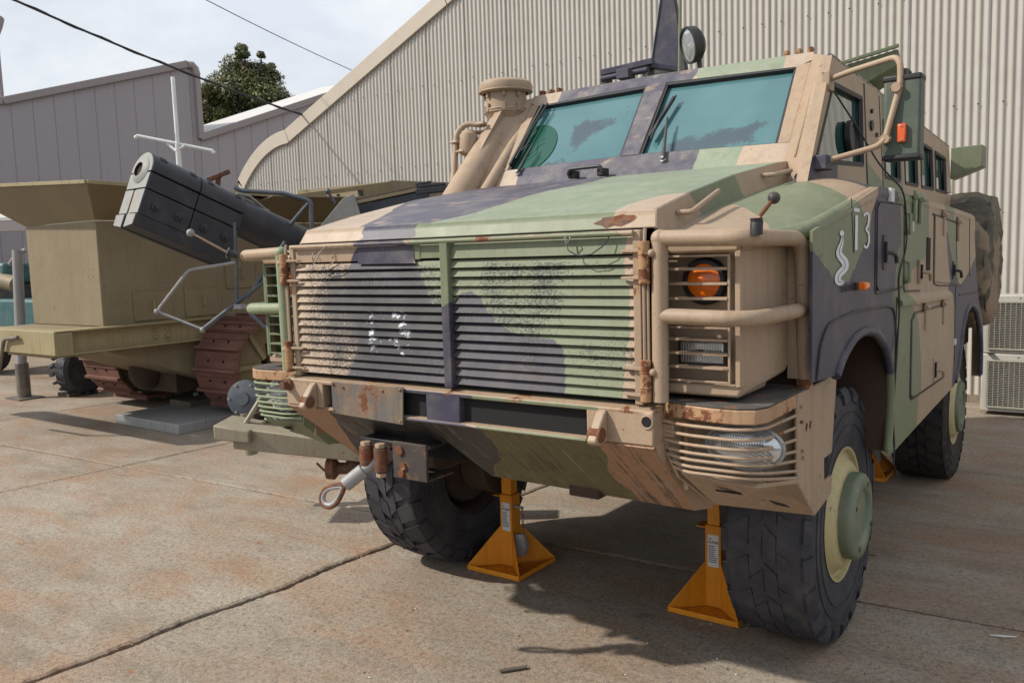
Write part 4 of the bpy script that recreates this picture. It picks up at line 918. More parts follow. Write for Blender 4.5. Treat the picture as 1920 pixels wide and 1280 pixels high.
# --- cab front and windscreen
WS = Vector((0, .627, .779)); WNn = Vector((0, -.779, .627))
def W(x, u, o=0): return Vector((x, 1.615, 2.25)) + WS * u + WNn * o
def wpoly(name, pts, mat, o0, th, bev=.003, camo=None):
    return B().prism([W(x, u, o0) for x, u in pts], WNn * -th).build(name, mat, T, bevel=bev, camo=camo)
PU0, PU1 = 0.0, .527
cm = ('hside', 'front', 'front')
wpoly('windscreen_lower_frame', [(-.852, -.135), (.852, -.135), (.852, -.012), (.055, .012), (-.055, .012), (-.852, -.012)], 'camow', 0, .05, camo=cm)
wpoly('windscreen_upper_frame', [(-.79, PU1 - .015), (-.06, PU1 + .02), (.06, PU1 + .02), (.79, PU1 - .015), (.852, PU1 + .02), (.852, .605), (0, .625), (-.852, .605), (-.852, PU1 + .02)], 'camow', 0, .05, camo=cm)
wpoly('windscreen_centre_post', [(-.052, .008), (.052, .008), (.060, PU1 + .018), (-.060, PU1 + .018)], 'camow', .004, .05, camo=cm)
for s in (1, -1):
    wpoly('windscreen_side_frame', [(s * .852, -.012), (s * .852, .53), (s * .782, .518), (s * .795, -.010)][::s], 'tan', .002, .05, camo=None)
    # pane and seal
    pts = [(s * .052, .010), (s * .795, -.012), (s * .785, .516), (s * .058, PU1 + .012)]
    b = B(); q = [W(x, u, -.026) for x, u in pts]; b.add(q, [(0, 1, 2, 3)])
    me_o = b.build('windscreen_pane', 'glass', T, smooth=0)
    slice_mesh(me_o.data, .04)
    me = me_o.data; n = len(me.vertices); co = np.empty(n * 3); me.vertices.foreach_get('co', co); co = co.reshape(-1, 3)
    u = (co[:, 1] - 1.615) / .627; P2 = np.stack([co[:, 0], u], 1); pe = np.full(n, -1.)
    pol = [[(.14, .03), (.17, .11), (.27, .165), (.36, .155), (.46, .195), (.56, .185), (.66, .225), (.71, .20), (.64, .13), (.70, .05), (.58, .07), (.47, .035), (.36, .055), (.25, .025), (.20, .05)]] if s > 0 else [[(-.45, .20), (-.48, .34), (-.40, .40), (-.31, .375), (-.20, .385), (-.20, .32), (-.32, .25), (-.39, .15)], [(-.62, .03), (-.55, .09), (-.45, .10), (-.42, .06), (-.52, .03)], [(-.2, .40), (-.16, .46), (-.12, .42), (-.16, .36)]]
    for p_ in pol: pe = np.maximum(pe, sdf(p_, P2))
    me.attributes.new('peel', 'FLOAT', 'POINT').data.foreach_set('value', pe)
    for (a, c_, w_) in ((0, 1, .007), (1, 2, .012), (2, 3, .016), (3, 0, .013)):
        p0 = W(*pts[a], -.014); p1 = W(*pts[c_], -.014); B().bar(p0, p1, .024 if w_ < .01 else .03, w_ * 1.6, WNn).build('window_seal', 'seal', T)
B().prism([W(-.80 , .34, .0), W(-.80, .34, 0), W(-.79, .50, 0)], (0, 0, 0)) if False else None
# green reflection in the left pane, painted in as a flat disc
B().prism([W(max(-.775, -.71 + .165 * math.cos(a)), max(.004, .17 + .19 * math.sin(a)), -.022) for a in [2 * PI * k / 48 for k in range(48)]], WNn * .001).build('reflection_disc', 'glassr', T)
# cab sides, roof
def cab(s):
    cf = 'tan' if s > 0 else 'tan'
    # chamfered pillar
    A_ = [Vector((.852, 1.985, 2.712)), Vector((.852, 1.520, 2.135)), Vector((1.030, 1.285, 2.030)), Vector((.988, 1.80, 2.650))]
    B(s).prism(A_, (-.03, .05, -.01)).build('windscreen_pillar', cf, T, bevel=.006)
    B(s).tube([(.905, 1.90, 2.655), (.900, 1.82, 2.55), (.912, 1.65, 2.36), (.915, 1.48, 2.16)], .0045, 5).build('sealant_bead', 'tanr', T)
    B(s).prism([(.852, 1.515, 2.135), (.862, 1.44, 2.03), (1.030, 1.283, 2.03)], (0, .05, 0)).build('pillar_foot', 'camo', T, bevel=.004)
    def S(y, z, o=0): return Vector((1.03 - (z - 2.03) * .06 + o, y, z))
    def roof_z(y): return 2.695 - .062 * (y - 2.04)
    wins = [[(1.43, 2.13), (1.79, 2.515), (2.335, 2.515), (2.295, 2.165)], [(2.80, 2.13), (2.82, 2.45), (3.24, 2.44), (3.21, 2.125)], [(3.36, 2.12), (3.38, 2.43), (3.78, 2.42), (3.76, 2.12)], [(3.90, 2.12), (3.92, 2.42), (4.36, 2.405), (4.34, 2.12)], [(4.45, 2.12), (4.48, 2.40), (4.92, 2.38), (4.90, 2.115)]]
    def rz(y): return 2.652 - .048 * (y - 1.80)
    def q4(name, pts, mat='camo'): return B(s).prism([S(y, z) for y, z in pts], (-.05, 0, 0)).build(name, mat, T, bevel=.004, camo=('upper' if s > 0 else 'none', 'none', 'none'))
    q4('cab_side', [(1.30, 1.99), (1.285, 2.03), (1.43, 2.13), (2.295, 2.165), (2.38, 2.165), (2.38, 1.96)])
    q4('cab_side', [(1.285, 2.03), (1.80, rz(1.8)), (2.42, rz(2.42)), (2.40, 2.515), (1.79, 2.515), (1.43, 2.13)])
    q4('cab_side', [(2.38, 1.96), (2.38, 2.165), (2.295, 2.165), (2.335, 2.515), (2.40, 2.515), (2.42, rz(2.42)), (2.80, rz(2.8)), (2.80, 1.95)])
    q4('cab_side', [(2.80, 1.95), (2.80, 2.13), (4.92, 2.115), (5.15, 2.11), (5.15, 1.90)])
    q4('cab_side', [(2.80, 2.45), (2.80, rz(2.8)), (5.15, rz(5.15)), (5.15, 2.36), (4.92, 2.38)])
    for a_, c_ in ((3.22, 3.37), (3.77, 3.91), (4.35, 4.46), (4.91, 5.15)): q4('cab_side', [(a_, 2.12), (a_, 2.47 - (a_ - 2.8) * .045), (c_, 2.47 - (c_ - 2.8) * .045), (c_, 2.12)])
    for w in wins:
        B(s).add([S(y, z, -.022) for y, z in w], [(0, 1, 2, 3)]).build('side_window', 'glassw', T, smooth=0)
        cc = Vector((0, sum(p[0] for p in w) / 4, sum(p[1] for p in w) / 4))
        for k in range(4):
            p = w[k]; q = w[(k + 1) % 4]; B(s).bar(S(*p, -.008), S(*q, -.008), .022, .022).build('window_seal', 'seal', T)
    B(s).lathe(S(2.08, 2.285, -.012), (1, 0, .06), [(.088, 0), (.088, .026), (.072, .03), (.068, .018), (.0001, .016)], 28, cap=False).build('gun_port', 'blackm', T)
    for y, z in ((2.53, 2.47), (2.51, 2.39), (2.62, 2.35), (2.43, 2.26)): B(s).cyl(S(y, z), S(y, z, .012), .012 if z != 2.39 else .028, 12).build('port_stud', 'blackm', T)
    B(s).tube([S(2.395, 2.60), S(2.36, 2.06)], .006, 6).build('door_seam', 'blackm', T)
    B(s).tube([S(2.74, 2.58), S(2.74, 2.02)], .004, 6).build('door_seam', 'blackm', T)
    B(s).tube([S(1.80, 2.648, -.012), S(3.0, 2.592, -.012), S(5.15, 2.49, -.012)], .014, 8).build('roof_rail', 'camo', T)
mir(cab)
B().prism([(-.985, 1.95, 2.64), (-.852, 1.99, 2.706), (0, 2.0, 2.722), (.852, 1.99, 2.706), (.985, 1.95, 2.64), (.985, 1.95, 2.58), (-.985, 1.95, 2.58)], (0, 3.15, -.15)).build('roof', 'green', T, bevel=.006)
B().prism([(-.852, 1.985, 2.705), (.852, 1.985, 2.705), (.852, 1.985, 2.66), (-.852, 1.985, 2.66)], (0, .1, 0)).build('roof_front_edge', 'camo', T, camo='side')
B().prism([(-1.0, 1.64, 1.9), (1.0, 1.64, 1.9), (1.0, 1.64, 2.1), (-1.0, 1.64, 2.1)], (0, 3.4, 0)).build('cab_core', 'dark', T)
B().prism([(-1.0, 5.0, 1.9), (1.0, 5.0, 1.9), (.92, 5.0, 2.5), (-.92, 5.0, 2.5)], (0, .08, 0)).build('cab_rear', 'tan', T)
# wipers, bonnet handle
for (x0, u0, x1, u1) in ((.215, -.055, .165, .23), (-.70, -.05, -.665, .15)):
    p0 = W(x0, u0, .015); p1 = W(x1, u1, .030)
    B().lathe(p0 - WNn * .015, WNn, [(.016, 0), (.016, .012), (.009, .016), (.009, .03)], 14).build('wiper_pivot', 'steel', T)
    B().tube([p0, p0.lerp(p1, .18), p1], [.013, .010, .006], 8).build('wiper_arm', 'blackm', T)
B().bar(W(.085, .12, .01), W(.15, .40, .012), .012, .02, WNn).tube([W(.10, .10, .014), W(.115, .24, .02), W(.16, .41, .014)], .005, 6).build('wiper_blade', 'black', T)
B().bar(W(-.785, .02, .01), W(-.735, .50, .012), .014, .02, WNn).tube([W(-.755, .06, .018), W(-.735, .28, .022), W(-.70, .50, .018)], .006, 6).build('wiper_blade', 'black', T)
B().tube([W(-.74, .12, .02), W(-.70, .18, .03), W(-.71, .22, .02), W(-.68, .26, .03)], .004, 6).build('wiper_hose', 'blackm', T)
B().box((-.30, 1.47, 2.150), (-.25, 1.52, 2.190)).box((-.12, 1.47, 2.150), (-.07, 1.52, 2.190)).build('handle_mount', 'black', T, bevel=.006)
B().tube(rpath([(-.29, 1.46, 2.165), (-.28, 1.46, 2.198), (-.09, 1.46, 2.200), (-.08, 1.46, 2.165)], .015, 4), .010, 8).build('bonnet_handle', 'black', T)
# lifting lugs on the roof corners
for s in (1, -1):
    for dx in (-.065, 0.0, .06): B().prism([(s * .76 + dx - .012, 2.03, 2.71), (s * .76 + dx + .012, 2.03, 2.71), (s * .76 + dx + .010, 2.03, 2.758), (s * .76 + dx - .010, 2.03, 2.758)], (0, .05, 0)).build('roof_lug', 'rusttan', T, bevel=.002)
# roof hatch standing open, its hinge, spotlight and whip aerial
hb = [(-.395, 2.45, 2.86), (-.325, 2.36, 2.87), (-.105, 2.42, 2.88)]
b = B(); b.prism([(-.405, 2.55, 2.86), (-.345, 2.43, 2.86), (-.10, 2.50, 2.86), (-.16, 2.62, 2.86)], (0, 0, .001))
H0 = [Vector((-.312, 2.50, 2.83)), Vector((-.272, 2.42, 2.83)), Vector((-.045, 2.45, 2.83))]
H1 = [Vector((-.203, 2.50, 3.40)), Vector((-.178, 2.44, 3.40)), Vector((-.140, 2.45, 3.40))]
B().prism([H0[0], H0[2], H1[2], H1[0]], (0, .05, 0)).build('hatch_back', 'navy', T, bevel=.003)
B().prism([H0[0], H0[1], H1[1], H1[0]], (.01, .02, 0)).build('hatch_flange', 'navy', T, bevel=.003)
B().prism([H0[1], H0[2], H1[2], H1[1]], (.0, .02, 0)).build('open_roof_hatch', 'navy', T, bevel=.003)
B().tube([H0[1] + Vector((0, -.004, 0)), H1[1] + Vector((0, -.004, 0))], .0035, 6).build('hatch_edge', 'tubel', T)
b = B(); b.bar((-.395, 2.04, 2.80), (-.085, 2.10, 2.83), .07, .035).build('hatch_hinge_plate', 'navy', T, bevel=.004)
B().cyl((-.39, 2.02, 2.765), (-.11, 2.07, 2.785), .018, 12).box((-.28, 2.0, 2.745), (-.20, 2.09, 2.80)).build('hatch_hinge', 'navy', T, bevel=.004)
B().box((-.40, 2.02, 2.70), (-.355, 2.10, 2.775)).build('hatch_hinge_foot', 'blackm', T, bevel=.004)
B().box((-.14, 2.06, 2.72), (-.10, 2.14, 2.80)).build('hatch_hinge_foot', 'blackm', T, bevel=.004)
B().bar((-.10, 2.1, 2.81), (.03, 2.16, 2.78), .06, .03).build('hatch_stay', 'navy', T, bevel=.004)
sp = Vector((.125, 2.17, 2.905)); sdv = Vector((-.66, -.72, -.22)).normalized()
B().lathe(sp + sdv * -.02, sdv, [(.0001, -.03), (.07, -.025), (.098, .0), (.104, .045), (.102, .055), (.092, .056), (.088, .044)], 36, cap=False).build('spotlight_body', 'blackm', T)
B().lathe(sp, sdv, [(.088, .024), (.0875, .026), (.06, .031), (.0001, .034)], 32, cap=False).build('spotlight_glass', 'glassl', T)
B().cyl((.16, 2.20, 2.70), (.15, 2.20, 2.82), .013, 10).build('spotlight_stalk', 'blackm', T)
B().tube([(-.04, 2.35, 2.72), (-.025, 2.36, 3.7)], [.012, .007], 8).build('whip_aerial', 'green', T)
# roof box (open hatch) at the right rear and rear wing
B().prism([(.63, 2.9, 2.70), (.66, 2.9, 2.79), (1.035, 3.05, 2.885), (1.045, 3.05, 2.80), (.86, 3.0, 2.70)], (-.05, .35, -.02)).build('roof_hatch_lid', 'green', T, bevel=.004)
B().bar((.65, 2.88, 2.80), (1.04, 3.03, 2.90), .03, .02).build('roof_hatch_rim', 'green', T, bevel=.003)
B().tube([(.63, 2.78, 2.68), (.635, 2.80, 2.87)], .012, 8).box((.60, 2.5, 2.68), (.64, 2.54, 2.79)).box((.68, 2.5, 2.68), (.71, 2.54, 2.77)).build('hatch_catch', 'greenr', T, bevel=.002)
B().prism([(1.00, 5.25, 2.49), (1.22, 5.30, 2.50), (1.22, 5.30, 2.33), (1.00, 5.25, 2.24)], (0, .25, 0)).build('rear_locker_box', 'green', T, bevel=.006)
for y in (4.45, 4.75, 4.95): B().cyl((.93, y, 2.53 - .05 * (y - 4.4)), (.93, y, 2.56 - .05 * (y - 4.4)), .02, 8).build('rail_fitting', 'tanr', T)

# --- mirrors
def mirror(s):
    B(s).tube(rpath([(.985, 1.72, 2.52), (1.10, 1.68, 2.54), (1.34, 1.56, 2.555), (1.345, 1.56, 2.44), (1.285, 1.53, 2.18), (1.06, 1.46, 2.125)], .05, 6), .0135, 12).build('mirror_arm', 'tanr', T)
    B(s).box((1.275, 1.56, 2.125), (1.425, 1.66, 2.465)).build('mirror_housing', 'dgreen', T, bevel=.012, seg=3)
    B(s).box((1.272, 1.555, 2.448), (1.428, 1.665, 2.475)).build('mirror_cap', 'black', T, bevel=.008)
    B(s).box((1.272, 1.555, 2.112), (1.428, 1.665, 2.135)).build('mirror_cap', 'black', T, bevel=.008)
    B(s).box((1.285, 1.662, 2.145), (1.415, 1.668, 2.445)).build('mirror_glass', 'mirror', T)
    B(s).box((1.337, 1.538, 2.185), (1.372, 1.560, 2.265)).build('side_repeater', 'amber', T, bevel=.006)
    for z in (2.195, 2.255): B(s).cyl((1.354, 1.54, z), (1.354, 1.534, z), .004, 8).build('repeater_screw', 'steel', T)
    for (x, y, z) in ((1.33, 1.55, 2.42), (1.29, 1.54, 2.205), (1.36, 1.58, 2.48)): B(s).lathe((x, y - .02, z), (0, 1, 0), [(.02, 0), (.022, .02), (.02, .04)], 10).tube([(x - .025, y - .01, z), (x + .025, y - .01, z)], .006, 6).build('mirror_clamp', 'tanr' if z < 2.45 else 'black', T)
    B(s).box((.975, 1.68, 2.47), (1.015, 1.76, 2.56)).build('mirror_bracket', 'tanr', T, bevel=.006)
    B(s).box((1.02, 1.40, 2.085), (1.08, 1.50, 2.15)).build('mirror_bracket', 'navy', T, bevel=.006)
mirror(1)
B(-1).tube(rpath([(.985, 1.74, 2.50), (1.2, 1.68, 2.5), (1.22, 1.6, 2.2), (1.06, 1.55, 2.135)], .05, 6), .0135, 12).build('mirror_arm', 'tanr', T)

# --- snorkel on the left fender
SX = -1.0
B().tube(rpath([(SX, 1.10, 1.78), (SX, 1.42, 2.11), (SX, 1.85, 2.53), (SX, 1.90, 2.60)], .03, 3), .092, 28).build('snorkel_pipe', 'tan', T)
sl = Vector((0, .70, .715)).normalized()
for q in (1.76, 1.72): B().lathe((SX, q, 2.475 - (1.80 - q) * .96), sl, [(.093, -.006), (.097, 0), (.093, .006)], 32).build('snorkel_band', 'tan', T)
B().lathe((SX, 1.90, 2.575), (0, 0, 1), [(.088, -.06), (.108, .0), (.134, .045), (.139, .05), (.139, .062), (.132, .066)], 36, cap=False).build('snorkel_bowl', 'tan', T)
B().lathe((SX, 1.90, 2.641), (0, 0, 1), [(.128, 0), (.124, .05), (.128, .11)], 36, cap=False).tube(arc((SX, 1.90, 2.641), .137, 0, 360, 36), .006, 8, cap=False).build('snorkel_drum', 'tan', T)
B().lathe((SX, 1.90, 2.745), (0, 0, 1), [(.140, -.004), (.164, .006), (.169, .03), (.163, .055), (.142, .072), (.10, .081), (.0001, .085)], 40, cap=False).build('snorkel_cap', 'tan', T)
B().tube(arc((SX, 1.90, 2.752), .163, 0, 360, 40), .006, 8, cap=False).build('snorkel_cap_lip', 'tanr', T)
for a in (-60, -20, 200, 250):
    ca, sa = math.cos(math.radians(a)), math.sin(math.radians(a))
    B().bar((SX + .136 * ca, 1.90 + .136 * sa, 2.625), (SX + .134 * ca, 1.90 + .134 * sa, 2.675), .022, .014, (ca, sa, 0)).build('snorkel_latch', 'tanr', T, bevel=.002)
    B().bar((SX + .137 * ca, 1.90 + .137 * sa, 2.71), (SX + .134 * ca, 1.90 + .134 * sa, 2.74), .018, .012, (ca, sa, 0)).build('snorkel_latch', 'tanr', T, bevel=.002)
B().tube([(SX + .11, 1.30, 1.98), (SX + .11, 1.66, 2.12), (SX + .11, 1.97, 2.42)] if False else [(-.86, 1.35, 2.0), (-.86, 1.86, 2.50), (-.90, 1.90, 2.56)], .034, 16).build('drain_pipe', 'tan', T)
for q in (.25, .62): B().lathe((-.86, 1.35 + .45 * q, 2.0 + .43 * q), Vector((0, .45, .43)), [(.037, -.004), (.040, 0), (.037, .004)], 20).build('pipe_band', 'tanr', T)
B().tube(rpath([(-1.16, 1.55, 2.18), (-1.18, 1.62, 2.50), (-1.13, 1.66, 2.555), (-1.03, 1.68, 2.535)], .06, 5), .017, 12).build('vent_hose', 'tan', T)
B().lathe((-1.10, 1.62, 2.36), (0, .2, 1), [(.04, 0), (.055, .05), (.055, .12), (.03, .15)], 18).build('vent_filter', 'tan', T)
for p in ((-1.175, 1.61, 2.44), (-1.02, 1.68, 2.54), (-1.12, 1.60, 2.38)): B().lathe(p, (0, .3, 1), [(.026, -.008), (.028, 0), (.026, .008)], 14).tube([Vector(p) + Vector((-.035, -.02, 0)), Vector(p) + Vector((.03, -.03, 0))], .007, 6).build('hose_clip', 'tanr', T)

# --- hatches, handles and hinges on the right flank
def groove(pts, name='door_seam', r=.0045): B().tube(rpath([(XS + .001, y, z) for y, z in pts], .03, 4), r, 6).build(name, 'blackm', T)
groove([(1.36, 1.932), (1.325, 1.915), (1.33, 1.545), (1.40, 1.538), (1.87, 1.538), (1.875, 1.93), (1.36, 1.932)])
groove([(1.91, 1.96), (1.92, 1.52), (2.33, 1.50)]); groove([(1.77, 1.50), (1.75, 1.20), (1.72, .80)])
groove([(2.66, 1.90), (2.70, 1.90), (2.72, 1.52), (2.85, 1.50), (3.77, 1.455)]); groove([(2.66, 1.90), (3.55, 1.86)], r=.006)
groove([(2.12, 1.36), (2.19, 1.395), (3.14, 1.375), (3.16, 1.30)]); groove([(2.12, 1.36), (2.115, .975), (2.16, .955), (3.16, .935)], r=.006)
groove([(3.66, 1.40), (4.55, 1.37)], r=.006); groove([(3.50, 1.90), (3.53, .98)], r=.003); groove([(4.05, 1.9), (4.12, 1.5)], r=.003); groove([(.93, 1.93), (.97, 1.72)], r=.002)
B().prism([(XS, 1.345, 1.575), (XS, 1.38, 1.552), (XS, 1.84, 1.548), (XS, 1.86, 1.57), (XS, 1.86, 1.90), (XS, 1.835, 1.925), (XS, 1.385, 1.925), (XS, 1.345, 1.90)], (.008, 0, 0)).build('battery_hatch', 'camo', T, bevel=.003, camo=('side', 'side', 'side'))
B().prism([(XS, 2.13, .985), (XS, 2.17, .965), (XS, 3.15, .945), (XS, 3.15, 1.365), (XS, 2.20, 1.385), (XS, 2.13, 1.355)], (.008, 0, 0)).build('stowage_hatch', 'camo', T, bevel=.003, camo=('side', 'side', 'side'))
B().prism([(XS, 2.73, 1.53), (XS, 3.48, 1.48), (XS, 3.42, 1.855), (XS, 2.72, 1.89)], (.008, 0, 0)).build('stowage_hatch', 'camo', T, bevel=.003, camo=('side', 'side', 'side'))
B().prism([(XS, 2.50, 1.60), (XS, 2.60, 1.595), (XS, 2.60, 1.77), (XS, 2.50, 1.775)], (.004, 0, 0)).build('step_recess', 'dark', T)
def latch(y, z, m, h=.13):
    B().box((XS, y - .04, z - h / 2), (XS + .014, y + .02, z + h / 2)).build('latch_body', m, T, bevel=.003)
    B().box((XS + .012, y - .035, z - h * .3), (XS + .022, y - .005, z + h * .3)).build('latch_well', 'dark', T)
    B().tube(rpath([(XS + .01, y - .02, z), (XS + .045, y + .0, z - .005), (XS + .045, y + .06, z - .02), (XS + .045, y + .065, z - .05)], .015, 3), .009, 8).build('latch_handle', m, T)
latch(1.47, 1.715, 'blackm', .15); latch(2.30, 1.60, 'tan', .12); latch(2.77, 1.03, 'tan', .14); latch(3.36, 1.57, 'blackm', .11)
def hinge2(y, z, m, h=.12):
    B().box((XS + .004, y - .025, z - h), (XS + .018, y + .01, z + .03)).build('hatch_hinge_strap', m, T, bevel=.003)
    B().cyl((XS + .02, y - .035, z), (XS + .02, y + .05, z), .012, 10).build('hatch_hinge_pin', m, T)
for y, z, m in ((2.12, 1.975, 'greenr'), (2.27, 1.965, 'greenr'), (2.97, 1.90, 'tanr'), (3.52, 1.865, 'tanr'), (2.45, 1.405, 'tanr'), (3.02, 1.385, 'tanr')): hinge2(y, z, m)
for z in (1.84, 1.61):
    B().lathe((XS, 1.94, z), (1, 0, 0), [(.055, 0), (.055, .014), (.045, .02), (.02, .024)], 16).box((XS + .01, 1.91, z - .05), (XS + .03, 1.955, z + .05)).build('door_hinge', 'green', T, bevel=.004)
for (y, z, w_, h_) in ((1.60, 1.965, .07, .06), (3.50, 1.11, .05, .035), (2.08, 1.83, .02, .05), (1.01, 1.615, 0, 0)):
    if w_: B().box((XS, y - w_ / 2, z - h_ / 2), (XS + .0125, y + w_ / 2, z + h_ / 2)).build('data_plate', 'label', T)
B().box((XS, .985, 1.575), (XS + .012, 1.02, 1.605)).build('marker_lamp_base', 'black', T, bevel=.003)
B().prism([(XS + .010, 1.0, 1.575), (XS + .010, 1.07, 1.580), (XS + .010, 1.07, 1.602), (XS + .010, 1.0, 1.608)], (.032, 0, 0)).build('marker_lamp', 'orange', T, bevel=.006)
P = [(XS + .03, 1.44, 2.5), (XS - .05, 1.72, 2.2), (XS + .012, 1.80, 2.0), (XS + .016, 1.85, 1.94), (XS + .016, 1.90, 1.79), (XS + .02, 1.86, 1.72), (XS + .012, 1.74, 1.60), (XS + .012, 1.78, 1.45), (XS + .012, 1.74, 1.25), (XS + .012, 1.67, .95), (XS + .012, 1.72, .80), (XS + .012, 1.70, .72)]
P = [(1.0, 1.74, 2.50), (1.10, 1.86, 2.30), (1.20, 1.85, 2.12)] + P[2:]
B().tube(rpath(P, .06, 4), .0042, 6).build('loose_cable', 'black', T)
RT = (PI / 2, 0, PI / 2)
def decalx(y, z): return (XS + .0035, y, z)
KY = 3.3
def ribbon(pts, wd, name, m, y0, off=.0035):
    P = rpath([(XS + off, y, z) for y, z in pts], .012, 4); n = len(P); vs = []; fs = []
    for i, p in enumerate(P):
        d = (P[min(i + 1, n - 1)] - P[max(i - 1, 0)]).normalized(); nn = Vector((0, -d.z, d.y)) * wd(i / (n - 1)) / 2
        for q in (p - nn, p + nn): vs.append((q.x, y0 + q.y * KY, q.z))
        if i: fs.append((2 * i - 2, 2 * i - 1, 2 * i + 1, 2 * i))
    B().add(vs, fs).build(name, m, T, smooth=0)
ribbon([(.0, 1.732), (.0, 1.78), (.0005, 1.82), (0, 1.866)], lambda t: .012, 'unit_number', 'decal', 1.0)
ribbon([(-.012, 1.887), (.014, 1.885)], lambda t: .014, 'unit_number', 'decal', 1.0)
ribbon([(-.014, 1.866), (.004, 1.882), (.014, 1.862), (.008, 1.826), (-.004, 1.812), (.012, 1.800), (.016, 1.765), (.004, 1.735), (-.012, 1.748)], lambda t: .009, 'unit_number', 'decal', 1.16)
SN = [(-.002, 1.790), (-.002, 1.765), (-.012, 1.742), (-.016, 1.724), (-.004, 1.706), (.010, 1.692), (.014, 1.674), (.004, 1.660), (-.012, 1.650), (-.020, 1.634), (-.016, 1.618), (-.002, 1.614), (.008, 1.624), (.018, 1.614), (.030, 1.616)]
ribbon(SN, lambda t: .006 + .024 * math.sin(PI * min(1, t * 1.12)) ** .6 if t < .86 else .004, 'snake_emblem', 'decal', .80)
ribbon(SN, lambda t: .0022, 'snake_outline', 'decald', .80, .0038)
B().prism([(XS + .003, .787 + .030 * math.cos(a), 1.797 + .010 * math.sin(a)) for a in [2 * PI * k / 14 for k in range(14)]], (.001, 0, 0)).build('snake_head', 'decal', T)
text('snake_name', 'TAIPAN', .034, 'decald', T, (XS + .004, .875, 1.588), RT, sx=1.75)
text('indicator_print', 'HELLA', .012, 'decald', T, (1.028, .144, 1.642), (PI / 2, 0, 0)) if False else None

# --- spare wheel under a canvas cover
b = B(); n = 64; k = 15; vs = []; fs = []; rr = random.Random(2)
for i in range(k + 1):
    t = i / k; ang = PI * t
    x = -.20 * math.cos(ang) * (1.0 if True else 1)
    r0 = .545 * (1 - .10 * abs(math.cos(ang)) ** 3)
    if i in (0, k): r0 = .12
    if i in (1, k - 1): r0 = .40; x *= 1.05
    for j in range(n):
        a = 2 * PI * j / n
        w_ = .022 * mnoise.noise(Vector((x * 5, 2.2 * math.cos(a), 2.2 * math.sin(a)))) + .016 * mnoise.noise(Vector((x * 16, 5 * math.cos(a), 5 * math.sin(a)))) + .006 * math.sin(a * 23 + x * 9)
        r_ = r0 + w_ + (.02 if math.sin(a) < -.8 else 0) * 0
        vs.append((1.13 + x + w_ * .5, 5.36 + r_ * math.cos(a), 1.575 + r_ * math.sin(a)))
fs = [(i * n + j, i * n + (j + 1) % n, (i + 1) * n + (j + 1) % n, (i + 1) * n + j) for i in range(k) for j in range(n)] + [tuple(range(n)), tuple(range(k * n + n - 1, k * n - 1, -1))]
b.add(vs, fs).build('spare_wheel_cover', 'canvas', T, smooth=60)
B().tube([(1.30 + .003, 5.36 + .50 * math.cos(a), 1.575 + .50 * math.sin(a)) for a in [2 * PI * i / 48 for i in range(49)]], .008, 6, cap=False).build('cover_piping', 'canvas', T)
B().box((.85, 4.95, 1.4), (1.0, 5.5, 1.7)).cyl((.95, 5.25, 2.0), (1.25, 5.1, 2.02), .012, 8).build('spare_carrier', 'under', T)

# ================================================================== OTHER THINGS
# --- yellow axle stands
def stand():
    t = empty('axle_stand', 'yellow axle stand left of the near front tyre, tucked in against its tread', 'axle stand', (.585, 1.335, 0), 0, 'yellow axle stands under the truck')
    B().box((-.18, -.18, .002), (.18, .18, .008)).build('base_plate', 'yellow', t, world=False)
    for k in range(4):
        a = PI / 2 * k; c, s = round(math.cos(a)), round(math.sin(a))
        r = lambda x, y, z: (c * x - s * y, s * x + c * y, z)
        B().prism([r(-.18, -.18, .008), r(.18, -.18, .008), r(.18, -.18, .028), r(-.18, -.18, .028)], Vector(r(0, .005, 0))).build('base_rim', 'yellow', t, world=False, bevel=.0015)
        d = Vector(r(-1, -1, 0)).normalized(); nrm = Vector((-d.y, d.x, 0)) * .005
        p = [d * .045 + Vector((0, 0, .012)), d * .248 + Vector((0, 0, .012)), d * .248 + Vector((0, 0, .03)), d * .058 + Vector((0, 0, .235)), d * .045 + Vector((0, 0, .235))]
        B().prism([q - nrm / 2 for q in p], nrm).build('gusset', 'yellow', t, world=False, bevel=.0012)
    B().box((-.041, -.041, .01), (.041, .041, .42)).build('column', 'yellow', t, world=False, bevel=.004)
    B().box((-.032, -.032, .42), (.032, .032, .535)).build('ratchet_post', 'yellow', t, world=False, bevel=.003)
    B().box((-.085, -.043, .405), (.043, .043, .410)).build('collar_plate', 'yellow', t, world=False)
    B().box((-.026, -.0435, .215), (.030, -.0418, .375)).build('rating_label', 'label', t, world=False)
    b = B(); rr = random.Random(4)
    for q in range(9): b.box((-.021, -.0445, .318 - q * .010), (.006 + rr.random() * .018, -.0438, .3215 - q * .010))
    b.build('label_print', 'decald', t, world=False, kind='stuff')
    x = text('label_text', 'AU500', .018, 'decald', t, (.002, -.0442, .338), (PI / 2, 0, 0)); x.matrix_parent_inverse = Matrix.Identity(4)
    B().box((-.017, -.0446, .352), (-.008, -.0438, .358)).build('label_mark', 'decald', t, world=False)
    B().cyl((.04, -.01, .355), (.095, -.01, .350), .009, 10).build('locking_pin', 'steel', t, world=False)
    for q in range(9):
        z = .335 - q * .017; B().tube(arc((.092, -.01, z), .009, 0, 360, 10, 'xz' if q % 2 else 'yz'), .0022, 5, cap=False).build('chain_link', 'rusttan', t, world=False)
    B().prism([(.05, -.04, .20), (.105, -.03, .205), (.115, -.02, .13), (.10, -.02, .075), (.06, -.035, .07)], (0, .03, 0)).build('tag_pouch', 'slab', t, world=False, bevel=.004)
    return t
st = stand()
copytree(st, (-.607, 1.265, 0), 0, 'yellow axle stand in front of the far front tyre, with hanging chain and silver tag')
copytree(st, (.62, 4.2, 0), 0, 'yellow axle stand far back in the shade beside the rear tyre')

